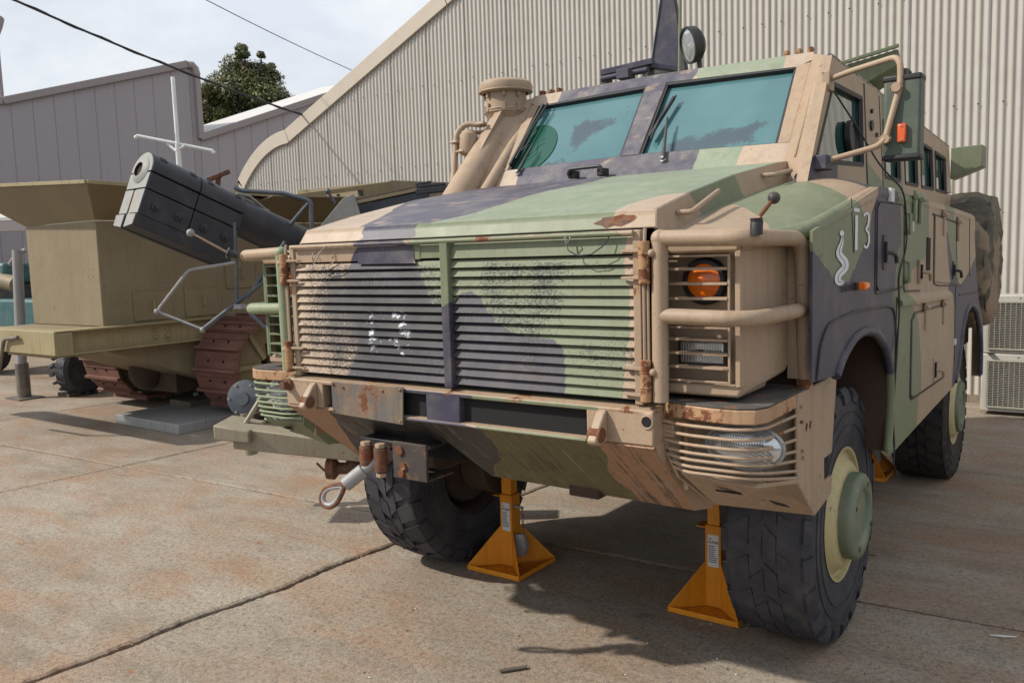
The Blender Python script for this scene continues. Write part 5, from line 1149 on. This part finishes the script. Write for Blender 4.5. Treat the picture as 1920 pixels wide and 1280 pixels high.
# --- field gun behind the truck
GA = Vector((-3.988, 1.246, 2.476)); ga = Vector((.0568, .9246, -.3767)).normalized(); gs = Vector((.9981, -.0614, 0)).normalized(); gu = gs.cross(ga).normalized()
G = empty('field_gun', 'dark blue-grey gun barrel with a deep bolted block clamped at its muzzle, pointing up left', 'gun', (-3.9, 3.4, 0))
def gp_(l, x, y): return GA + ga * l + gs * x + gu * y
def gprism(name, prof, l0, l1, mat, bevel=.008): return B().prism([gp_(l0, x, y) for x, y in prof], ga * (l1 - l0)).build(name, mat, G, bevel=bevel)
segs = ((0.0, .415), (.423, .84))
capp = [(.158 * math.cos(a), .158 * math.sin(a)) for a in [PI * i / 20 for i in range(21)]] + [(-.158, -.012), (.158, -.012)]
for i, (l0, l1) in enumerate(segs):
    gprism('weight_cap', capp, l0, l1, 'dsteel', .006)
    gprism('weight_block', [(-.155, -.022), (.155, -.022), (.152, -.150), (-.152, -.150)], l0, l1, 'dsteel', .006)
    for sx in (1, -1):
        pf = [(sx * .018, -.158), (sx * .152, -.158), (sx * .150, -.36), (sx * .012, -.36)]
        gprism('weight_jaw', pf, l0, l1, 'dsteel', .006)
        pf = [(sx * .018, -.362), (sx * .156, -.362), (sx * .150, -.455), (sx * .018, -.475)]
        gprism('weight_foot', pf, l0 - .012, l1, 'dsteel', .006)
        for lb in (.115, .31):
            c = gp_(l0 + lb, sx * .152, -.262)
            B().lathe(c, gs * sx, [(.036, 0), (.036, .010), (.026, .013)], 20).build('jaw_washer', 'dsteel', G)
            B().prism([c + gs * sx * .012 + (ga * math.cos(a) + gu * math.sin(a)) * .021 for a in [PI / 3 * k for k in range(6)]], gs * sx * .02).build('jaw_bolt', 'dsteel', G, bevel=.003)
    for lb in (.06, .32):
        q = [gp_(l0 + lb + dl, .158 * math.cos(a), .158 * math.sin(a)) + (gs * math.cos(a) + gu * math.sin(a)) * .002 for dl, a in ((0, .7), (.06, .7), (.06, 1.05), (0, 1.05))]
        B().prism(q, (gs * .6 + gu * .8) * -.004).build('cap_recess', 'dark', G)
# chalky end faces, their grey lightened further to paint in the sun
gprism('end_face_cap', [(.150 * math.cos(a), .150 * math.sin(a)) for a in [PI * i / 20 for i in range(21)]] + [(-.150, -.010), (.150, -.010)], -.004, .003, 'gunface', .001)
gprism('end_face_block', [(-.148, -.024), (.148, -.024), (.146, -.148), (-.146, -.148)], -.004, .003, 'gunface', .001)
for sx in (1, -1):
    gprism('end_face_jaw', [(sx * .022, -.160), (sx * .146, -.160), (sx * .144, -.352), (sx * .022, -.352)], -.004, .003, 'gunface', .001)
    gprism('end_face_foot', [(sx * .022, -.366), (sx * .150, -.366), (sx * .145, -.450), (sx * .022, -.470)], -.017, -.01, 'gunface', .001)
gprism('jaw_slot', [(-.018, -.16), (.018, -.16), (.018, -.36), (-.018, -.36)], .004, .82, 'tan', 0)
B().lathe(gp_(-.004, 0, 0), -ga, [(.106, -.004), (.106, .004), (.098, .008), (.064, .026), (.058, .026), (.056, .004), (.0001, .004)], 40, cap=False).build('muzzle_ring', 'gunface', G)
B().lathe(gp_(-.004, 0, 0), -ga, [(.0562, .024), (.0555, .006), (.0001, .006)], 32, cap=False).build('bore', 'bored', G)
B().lathe(gp_(.82, 0, -.01), ga, [(.146, 0), (.152, .1), (.168, .6), (.182, 1.2), (.20, 2.4)], 40).build('barrel', 'dsteel', G)
b = B(); b.bar(gp_(.82, -.02, .17), gp_(1.15, .0, .155), .03, .02).build('barrel_strap', 'tubel', G)
B().tube([gp_(.80, .02, .165), gp_(.90, .05, .185), gp_(1.10, .0, .16)], .012, 6).build('barrel_strap', 'tubel', G)
B().bar((-4.53, 2.19, 2.485), (-4.38, 2.33, 2.565), .05, .035).bar((-4.47, 2.26, 2.44), (-4.46, 2.27, 2.52), .03, .04).build('sight_bracket', 'rust', G, bevel=.004)
D_ = Vector((.50, .37, .065))
B().bar((-3.80, 3.24, 2.290), (-3.28, 3.61, 2.400), .12, .022).build('cradle_board', 'bark', G, bevel=.002)
B().bar((-3.81, 3.24, 2.262), (-3.28, 3.61, 2.375), .15, .028).build('cradle_board', 'olive', G, bevel=.002)
B().bar((-3.78, 3.30, 2.14), (-3.20, 3.70, 2.27), .2, .20).build('cradle_body', 'dsteel', G, bevel=.01)
B().bar((-3.29, 3.60, 2.355), (-3.03, 3.79, 2.385), .16, .05).build('cradle_rail', 'dsteel', G, bevel=.004)
B().bar((-3.27, 3.61, 2.405), (-3.06, 3.76, 2.425), .12, .022).build('cradle_rail', 'dsteel', G, bevel=.003)
B().bar((-3.30, 3.60, 2.425), (-3.18, 3.69, 2.448), .06, .022).build('cradle_rail', 'dsteel', G, bevel=.003)
B().prism([(-3.71, 2.76, 2.05), (-3.55, 2.90, 2.29), (-3.47, 2.96, 2.33), (-3.40, 3.0, 2.05)], (.01, -.01, 0)).build('sight_plate', 'gunface', G, bevel=.003)
B().sphere((-3.52, 2.70, 2.345), .026).cyl((-3.52, 2.70, 2.34), (-3.48, 2.74, 2.24), .014, 10).build('sight_knob', 'tube', G)
B().bar((-3.80, 3.16, 2.16), (-3.72, 3.23, 2.30), .04, .03).build('cradle_stay', 'blackm', G, bevel=.002)
# trail end standing on the ground: beam, brake disc, lifting eye
B().prism([(-2.60, .90, .525), (-1.20, 1.80, .32), (-1.20, 1.80, .42), (-2.60, .90, .675), ], (-.10, .16, 0)).build('trail_beam', 'pale', G, bevel=.01)
B().prism([(-2.66, .80, .60), (-2.45, .92, .575), (-2.45, .92, .655), (-2.66, .80, .70)], (-.2, .3, 0)).build('trail_shoe', 'pale', G, bevel=.01)
dd = Vector((.45, -.87, .12)).normalized()
B().lathe((-2.84, 1.20, .80), dd, [(.0001, -.16), (.07, -.15), (.115, -.12), (.132, 0), (.126, .02), (.10, .028), (.05, .034), (.046, .05), (.0001, .052)], 36, cap=False).build('brake_drum_cover', 'tube', G)
a_ = bdir(dd)
for k in range(6):
    c = Vector((-2.84, 1.20, .80)) + dd * .024 + (a_[1] * math.cos(k * PI / 3) + a_[2] * math.sin(k * PI / 3)) * .108; B().cyl(c, c + dd * .012, .009, 6).build('cover_bolt', 'steel', G)
B().bar((-2.60, 1.16, .84), (-2.66, 1.05, .66), .05, .025).build('lifting_arm', 'pale', G, bevel=.003)
B().tube(arc((-2.68, 1.02, .625), .042, 0, 360, 24, 'xz'), .008, 8, cap=False).build('lifting_eye', 'rust', G)
B().cyl((-2.84, 1.20, .70), (-2.84, 1.22, .40), .05, 14).build('trail_post', 'pale', G)
for x, y in ((-2.05, 1.36), (-1.75, 1.55)): B().lathe((x, y, .36), (.85, .53, 0), [(.03, -.12), (.07, -.11), (.075, -.06), (.04, -.03), (.04, .03), (.075, .06), (.07, .11), (.03, .12)], 20).build('trail_roller', 'rust', G)
B().tube([(-2.2, 1.26, .40), (-2.15, 1.28, .35), (-2.05, 1.33, .36), (-2.0, 1.36, .42)], .008, 6).build('roller_hook', 'rust', G)
B().lathe((-3.3, 3.6, .55), (.9, .3, 0), [(.2, -.12), (.52, -.12), (.55, -.06), (.55, .06), (.52, .12), (.2, .12)], 40).build('road_wheel', 'rubber', G)
B().prism([(-3.9, 3.2, .5), (-3.2, 3.4, .5), (-3.1, 3.6, 2.1), (-3.8, 3.3, 2.1)], (.1, .5, 0)).build('carriage', 'dsteel', G, bevel=.01)
# --- tubular frame
Fr = empty('tube_frame', 'blue-grey bent tube frame standing between the gun barrel and the truck guard', 'frame', (-3.6, 1.7, 0))
def tb(pts, m, r=.016): B().tube(rpath(pts, .04, 3), r, 10).build('tube', m, Fr)
tb([(-4.17, 2.222, 2.40), (-4.122, 2.251, 2.371), (-3.833, 2.455, 2.341), (-3.626, 2.593, 2.264), (-3.618, 2.571, 1.9), (-3.618, 2.571, 1.2)], 'tube', .020)
tb([(-3.64, 2.583, 2.25), (-3.90, 2.42, 1.93)], 'tube', .018)
tb([(-3.459, 1.657, 1.753), (-3.757, 1.436, 1.707), (-3.949, 1.257, 1.393), (-3.653, 1.45, 1.241)], 'tubel', .013)
tb([(-3.949, 1.257, 1.393), (-3.653, 1.45, 1.238)], 'tube', .013)
tb([(-3.653, 1.45, 1.241), (-3.225, 1.811, 1.649), (-3.0, 2.0, 1.86)], 'tube', .017)
tb([(-3.15, 1.89, 1.90), (-3.381, 1.676, 1.474)], 'tube', .014)
tb([(-3.375, 1.665, 1.38), (-3.191, 1.773, 1.169), (-2.95, 1.92, .9), (-2.9, 1.95, .4)], 'tube', .015)
tb([(-3.479, 1.68, 2.06), (-3.44, 1.627, 1.423)], 'tube', .012)
B().box((-3.47, 1.60, 1.395), (-3.36, 1.66, 1.43)).build('joint_plate', 'tubel', Fr)
for p in ((-3.949, 1.257, 1.393), (-3.653, 1.45, 1.241)): B().sphere(p, .022, 10).build('tube_joint', 'tubel', Fr)
tb([(-3.44, 1.627, 1.41), (-3.43, 1.62, 0.0)], 'tube', .012) if False else None

# --- tracked hopper
Hp = empty('tracked_hopper', 'olive drab steel hopper with flared rim riding on rust-red crawler tracks', 'tracked vehicle', (-6.8, 4.5, 0))
bx0, bx1, by0, by1, bz0, bz1 = -7.66, -6.2, 2.05, 7.2, 1.14, 2.21
B().box((bx0, by0, bz0), (bx1, by1, bz1)).build('hopper_box', 'olive', Hp, bevel=.012)
r0 = [(bx0, by0), (bx1, by0), (bx1, by1), (bx0, by1)]; r1 = [(-8.55, 1.72), (-5.72, 1.74), (-5.45, by1), (-8.55, by1)]
zt = [2.66, 2.52, 2.36, 2.36]
for i in range(4):
    j = (i + 1) % 4; q = [(*r0[i], bz1 + .002), (*r0[j], bz1 + .002), (*r1[j], zt[j]), (*r1[i], zt[i])]
    B().prism(q, (0, 0, .02)).build('flare_plate', 'olive', Hp, bevel=.004)
    B().bar((*r1[i], zt[i] + .022), (*r1[j], zt[j] + .022), .05, .035).build('rim_angle', 'olivel' if i in (0, 1) else 'olive', Hp, bevel=.003)
B().box((bx0 + .05, by0 + .05, 1.8), (bx1 - .05, by1 - .05, 1.85)).build('load_floor', 'dark', Hp)
# upper rear wall with a slot
B().prism([(-5.62, 3.42, 2.46), (-5.62, 6.2, 2.46), (-5.62, 6.2, 2.56), (-5.62, 4.6, 2.49), (-5.62, 3.42, 2.44)], (-.03, 0, 0)).build('upper_side_wall', 'olive', Hp)
def us(pts): return B().prism([(-5.9, y, z) for y, z in pts], (-.03, 0, 0)).build('upper_side_wall', 'olive', Hp, bevel=.003)
us([(3.55, 2.30), (4.86, 2.30), (4.86, 2.60), (3.6, 2.425)]); us([(4.86, 2.30), (5.48, 2.30), (5.48, 2.545), (4.86, 2.475)]); us([(4.86, 2.545), (5.48, 2.63), (5.48, 2.69), (4.86, 2.60)]); us([(5.48, 2.30), (6.04, 2.30), (6.04, 2.77), (5.48, 2.69)])
B().prism([(-5.9, 6.04, 2.77), (-5.9, 6.04, 2.3), (-7.9, 6.1, 2.3), (-7.9, 6.1, 2.78)], (0, .03, 0)).build('upper_end_wall', 'olive', Hp, bevel=.003)
B().prism([(-5.9, 6.0, 2.78), (-5.9, 6.04, 2.3), (-4.9, 6.9, 2.3), (-4.9, 6.9, 2.70)], (0, .03, 0)).build('upper_end_wall', 'olive', Hp, bevel=.003)
B().prism([(-5.88, 3.6, 2.36), (-5.88, 6.0, 2.36), (-5.5, 6.0, 2.50), (-5.35, 4.8, 2.47), (-5.5, 3.7, 2.46)], (0, 0, .015)).build('side_shelf', 'olive', Hp, bevel=.003)
B().bar((-5.9, 5.05, 2.50), (-5.9, 5.05, 2.56), .03).build('slot_stub', 'blackm', Hp); B().bar((-5.88, 5.42, 2.49), (-5.88, 5.42, 2.62), .05).build('slot_stub', 'blackm', Hp)
# frame beams
def ibeam(p0, p1, h, wd, m, name='frame_beam'):
    p0 = Vector(p0); p1 = Vector(p1)
    for dz, hh, w_ in ((0, h, .012), (h / 2 - .008, .016, wd), (-h / 2 + .008, .016, wd)): B().bar(p0 + Vector((0, 0, dz)), p1 + Vector((0, 0, dz)), w_, hh).build(name, m, Hp, bevel=.002)
ibeam((bx1 + .06, 1.50, 1.03), (bx1 + .06, 6.8, 1.02), .24, .16, 'olivel')
B().box((-9.6, 1.48, .915), (bx1 + .14, 1.66, 1.15)).build('cross_beam', 'olivel', Hp, bevel=.008)
B().box((bx0, by0 - .35, 1.10), (bx1, by0 + .1, 1.14)).build('floor_lip', 'olive', Hp, bevel=.004)
for y in (2.56, 2.70):
    for z in (.99, 1.07): B().sphere((bx1 + .08, y, z), .018, 10).build('beam_rivet', 'olivel', Hp)
# boat-shaped belly between the tracks
B().prism([(bx1 + .02, 2.0, .91), (bx1 + .02, 3.25, .42), (bx1 + .02, 6.8, .42), (bx1 + .02, 6.8, .91)], (bx0 - bx1 - .04, 0, 0)).build('belly_hull', 'olive', Hp, bevel=.01)
B().box((bx0 + .3, 1.62, .86), (bx1 - .2, 2.4, .915)).build('belly_lip', 'olivel', Hp, bevel=.006)
# bolted covers on the side
for (y0, y1, z0, z1) in ((2.38, 2.80, 1.17, 1.50), (2.98, 3.42, 1.17, 1.50), (3.52, 3.95, 1.45, 1.78)):
    B().box((bx1, y0, z0), (bx1 + .012, y1, z1)).build('cover_plate', 'olive', Hp, bevel=.003)
    b = B(); P = [(bx1 + .014, y0 + .01, z0 + .01), (bx1 + .014, y1 - .01, z0 + .01), (bx1 + .014, y1 - .01, z1 - .01), (bx1 + .014, y0 + .01, z1 - .01)]
    for k in range(4): b.bar(P[k], P[(k + 1) % 4], .012, .007)
    b.build('cover_weld', 'olivel', Hp, kind='stuff'); B().tube([(bx1 + .01, (y0 + y1) / 2, z0 + .1), (bx1 + .05, (y0 + y1) / 2, z0 + .12), (bx1 + .05, (y0 + y1) / 2, z1 - .12), (bx1 + .01, (y0 + y1) / 2, z1 - .1)], .008, 6).build('cover_handle', 'olivel', Hp)
# crawler tracks
pm = B(); pm.box((-.38, -.105, -.012), (.38, .105, .012)).box((-.38, -.115, .010), (.38, -.085, .055))
pm.box((-.36, .03, .010), (.36, .05, .022))
tp = pm.build('track_plate', 'track', Hp, world=False, bevel=.004); tpm = tp.data; bpy.data.objects.remove(tp)
for tx, lab in ((-5.68, None), (-8.05, None)):
    R_ = .50; y0_, y1_, zc = 3.47, 6.7, .615; per = 2 * (y1_ - y0_) + 2 * PI * R_; nP = int(per / .215); stp = per / nP
    for k in range(nP):
        s_ = k * stp; L_ = y1_ - y0_
        if s_ < L_: y, z, an = y1_ - s_, zc + R_, 0
        elif s_ < L_ + PI * R_: th = (s_ - L_) / R_; y, z, an = y0_ - R_ * math.sin(th), zc + R_ * math.cos(th), th
        elif s_ < 2 * L_ + PI * R_: y, z, an = y0_ + (s_ - L_ - PI * R_), zc - R_, PI
        else: th = (s_ - 2 * L_ - PI * R_) / R_; y, z, an = y1_ + R_ * math.sin(th), zc - R_ * math.cos(th), PI + th
        o = bpy.data.objects.new('track_plate', tpm); COL.objects.link(o); o.parent = Hp
        o.location = (tx + 6.8, y - 4.5, z); o.rotation_euler = (an, 0, 0)
        if k == 0: bb = None
    for dx in (-.2, .2):
        for dy in (-.04, ): pass
    for cy in (y0_, y1_):
        B().lathe((tx + .10, cy, zc), (1, 0, 0), [(.05, .0), (.09, .02), (.09, .10), (.40, .06), (.44, .10), (.47, .10), (.47, -.10), (.44, -.10), (.40, -.02), (.09, -.02)], 36, cap=False).build('idler_wheel', 'olive', Hp)
        for k in range(6):
            a = k * PI / 3; B().bar((tx + .21, cy + .08 * math.cos(a), zc + .08 * math.sin(a)), (tx + .19, cy + .42 * math.cos(a), zc + .42 * math.sin(a)), .05, .02, (1, 0, 0)).build('wheel_spoke', 'olivel', Hp)
        B().tube(arc((tx + .22, cy, zc), .43, 0, 360, 40, 'yz'), .018, 8, cap=False).build('wheel_rim', 'olivel', Hp)
    B().box((tx - .25, y0_, .35), (tx + .2, y1_, .85)).build('track_frame', 'under', Hp)
bh = B()
for tx in (-5.68, -8.05):
    R_ = .515
    for k in range(16):
        th = (k + .5) * .43 * .5 if False else k * .2148 / .50 * .5
        for dx in (-.14, .12):
            th2 = .1 + k * .43; 
            if th2 < PI: bh.sphere((tx + dx, 3.47 - R_ * math.sin(th2), .615 + R_ * math.cos(th2)), .016, 6)
bh.build('plate_bolt', 'dark', Hp, kind='stuff')
B().box((-7.3, 3.0, .30), (-6.5, 4.4, .75)).sphere((-7.0, 2.95, .52), .2, 16).cyl((-8.0, 3.47, .6), (-5.6, 3.47, .6), .07, 12).build('drive_gear', 'under', Hp)
sl_ = empty('steel_pad', 'flat galvanised steel box lying in front of the red crawler tracks', 'box', (-6.3, 2.9, 0), -.02)
B().box((-.62, -.42, .002), (.62, .62, .108)).build('pad_box', 'slab', sl_, world=False, bevel=.006)
B().box((-.62, .25, .11), (-.2, .5, .17)).build('packing_timber', 'bark', sl_, world=False)
jk = empty('jack_leg', 'grey round support leg with a square foot plate under the front beam', 'support leg', (-9.9, 2.88, 0))
B().cyl((-9.9, 2.88, .0), (-9.9, 2.88, .48), .085, 18).build('leg_sleeve', 'plate', jk)
B().cyl((-9.9, 2.88, .45), (-9.9, 2.96, 2.0), .065, 18).build('leg_tube', 'tubel', jk)
B().box((-10.1, 2.72, .002), (-9.7, 3.05, .02)).build('foot_plate', 'plate', jk)
ck = B(); ck.tube(rpath([(-6.72, 1.45, 1.08), (-7.02, 1.45, 1.05), (-7.20, 1.45, .70), (-7.9, 1.45, .66)], .05, 4), .018, 10); ck.build('crank_handle', 'plate', Hp)

# --- teal tractor glimpsed past the hopper
TT = empty('teal_tractor', 'teal painted tractor mostly hidden behind the hopper, small black front tyre showing under the beam', 'tractor', (-11.5, 4.0, 0))
b = B(); b.lathe((-9.42, 3.43, .36), (1, .2, 0), [(.12, -.10), (.30, -.12), (.34, -.08), (.34, .08), (.30, .12), (.12, .10)], 32)
for k in range(18):
    a = 2 * PI * k / 18
    for sx in (-1, 1): b.prism([Vector((-9.42, 3.43, .36)) + Vector((sx * x, .2 * sx * x + r * math.cos(a + o_), r * math.sin(a + o_))) for x, r, o_ in ((.01, .33, 0), (.12, .31, .12), (.12, .31, .24), (.01, .33, .12))], (0, .045 * math.cos(a), .045 * math.sin(a)))
b.build('front_tyre', 'rubber', TT)
B().box((-9.62, 3.25, .72), (-9.05, 3.75, .86)).build('front_axle', 'teal', TT, bevel=.02)
B().box((-14.2, 3.7, .75), (-9.7, 4.7, 1.28)).build('engine_hood', 'teal', TT, bevel=.05)
B().box((-14.2, 3.8, 1.5), (-12.3, 4.9, 1.85)).build('mudguard', 'teal', TT, bevel=.05)
B().box((-14.2, 3.9, 1.28), (-12.2, 4.8, 1.5)).build('gearbox', 'blackm', TT)
B().lathe((-13.4, 3.9, .55), (0, 1, 0), [(.2, -.2), (.5, -.2), (.55, -.12), (.55, .12), (.5, .2), (.2, .2)], 32).build('rear_tyre', 'rubber', TT)
B().cyl((-12.95, 3.7, 1.68), (-12.1, 3.9, 1.50), .13, 18).build('silencer', 'olive', TT)
B().tube(rpath([(-13.3, 3.8, 2.05), (-12.4, 3.9, 1.72), (-12.2, 3.95, 1.95), (-11.9, 4.0, 2.05)], .15, 5), .035, 10).build('roll_bar', 'tubel', TT)
B().box((-9.65, 3.2, .0), (-9.35, 3.6, .05)).build('wheel_chock', 'bark', TT)
cn = empty('lean_to_canopy', 'low canopy with a pale sheet roof glimpsed between the hopper flare and the shed', 'canopy', (-16.5, 5.5, 0))
B().prism([(-20, 3.0, 2.72), (-14.2, 5.7, 2.66), (-14.2, 5.7, 2.72), (-20, 3.0, 2.78)], (-.8, 1.5, .35)).build('canopy_roof', 'roofw', cn)
B().prism([(-20, 3.0, 2.50), (-14.2, 5.7, 2.46), (-14.2, 5.7, 2.64), (-20, 3.0, 2.70)], (-.1, .15, 0)).build('canopy_beam', 'shedt', cn)
for x, y in ((-19.5, 3.3), (-14.3, 5.75)): B().bar((x, y, 0), (x, y, 2.6), .12).build('canopy_post', 'shedt', cn)

# --- air-conditioning units against the wall
def ac(zb, lab, first=None):
    if first: return copytree(first, (1.47, 7.18, zb), 0, lab)
    t = empty('aircon_unit', lab, 'air conditioner', (1.47, 7.18, zb), 0, 'air-conditioning units behind the truck')
    w_, h_ = .42, .575
    B().box((-w_, -.13, 0), (w_, .16, h_)).build('casing', 'acm', t, world=False, bevel=.01)
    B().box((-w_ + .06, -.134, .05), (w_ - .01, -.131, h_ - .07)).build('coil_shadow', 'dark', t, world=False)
    B().lathe((-.06, -.133, .26), (0, -1, 0), [(.22, 0), (.22, .006), (.19, .004), (.0001, .004)], 36, cap=False).build('fan_disc', 'blackm', t, world=False)
    b = B()
    for q in range(27): z = .055 + q * .0172; b.bar((-w_ + .055, -.150, z), (w_ - .01, -.150, z), .0042)
    b.build('guard_wire', 'acg', t, world=False, kind='stuff', smooth=0)
    b = B()
    for q in range(17): x = -w_ + .065 + q * .045; b.bar((x, -.147, .045), (x, -.147, h_ - .065), .0045, up=(0, 1, 0))
    b.build('guard_upright', 'acg', t, world=False, kind='stuff', smooth=0)
    for (a, c) in (((-w_ + .05, .045), (w_ - .005, .045)), ((w_ - .005, .045), (w_ - .005, h_ - .065)), ((w_ - .005, h_ - .065), (-w_ + .05, h_ - .065)), ((-w_ + .05, h_ - .065), (-w_ + .05, .045))): B().bar((a[0], -.146, a[1]), (c[0], -.146, c[1]), .012, up=(0, 1, 0)).build('guard_frame', 'acg', t, world=False)
    B().sphere((-.1, -.131, h_ - .03), .006, 8).build('casing_screw', 'dark', t, world=False)
    return t
a1 = ac(.62, 'beige air-conditioning unit with a wire guard, the upper of the stacked pair')
ac(.04, 'beige air-conditioning unit with a wire guard, the lower of the stacked pair', a1)
B().box((1.1, 7.0, .617), (1.16, 7.34, .6195)).build('stacking_bracket', 'blackm', a1)

# --- litter on the slabs
tag(B().prism([(.06, .24, .004), (.075, .225, .004), (.15, .315, .004), (.14, .335, .004)], (0, 0, .006)).build('bark_strip', 'bark'), 'dark flat strip of bark lying on the concrete at the bottom of the picture', 'bark strip')
def twig(p, q, r, lab): tag(B().tube([p, (Vector(p) + Vector(q)) / 2 + Vector((.008, .006, .004)), q], [r, r * .8, r * .5], 6).build('twig', 'bark'), lab, 'twig')
twig((-.19, .78, .006), (-.10, .83, .006), .004, 'thin dark twig lying in the shadow between the two yellow stands')
twig((.30, 1.02, .006), (.37, 1.06, .006), .005, 'short dark twig in the shade just left of the nearer yellow stand')
twig((1.02, 2.40, .006), (1.09, 2.42, .006), .005, 'short black twig on the shaded slab right of the front wheel')
tag(B().tube([(1.73, 1.66, .006), (1.78, 1.67, .008), (1.83, 1.70, .006)], [.002, .005, .002], 6).build('pale_leaf', 'label'), 'thin pale dry leaf on the slab near the right edge', 'leaf')
rr = random.Random(12); b = B(); b2 = B()
def stone(b, x, y, r):
    n = 7; vs = [(x + r * rr.uniform(.6, 1) * math.cos(a), y + r * rr.uniform(.6, 1) * math.sin(a), rr.uniform(0, .3) * r) for a in [2 * PI * k / n for k in range(n)]] + [(x, y, r * rr.uniform(.5, .9))]
    b.add(vs, [(k, (k + 1) % n, n) for k in range(n)])
for k in range(230):
    c_ = rr.choice(((.62, 1.05, .25), (1.0, .95, .35), (.3, .6, .6), (-1.0, .2, 1.0), (-.3, .9, .35), (1.4, 1.3, .5), (-3, 1.5, 2.5), (-2, .6, 1.6)))
    stone(b if rr.random() < .72 else b2, c_[0] + rr.gauss(0, c_[2]), c_[1] + rr.gauss(0, c_[2] * .7), rr.uniform(.0015, .0065))
for k in range(130):   # grit along the broken joint
    t = rr.random(); p = gp(0, -1).lerp(gp(0, 0), .25 + .75 * t); stone(b if rr.random() < .6 else b2, p.x + rr.gauss(0, .02), p.y + rr.gauss(0, .02), rr.uniform(.001, .0045))
for k in range(140):
    t = rr.random(); p = rr.choice((gp(-2, 0).lerp(gp(1, 0), t), gp(-1, -1).lerp(gp(-1, 2), t))); stone(b, p.x + rr.gauss(0, .02), p.y + rr.gauss(0, .015), rr.uniform(.002, .007))
tag(b.build('loose_grit', 'earth', smooth=0), 'dark grit and bark crumbs scattered over the concrete slabs', 'grit', kind='stuff')
tag(b2.build('pale_gravel', 'label', smooth=0), 'pale stone chips scattered over the concrete slabs', 'gravel', kind='stuff')
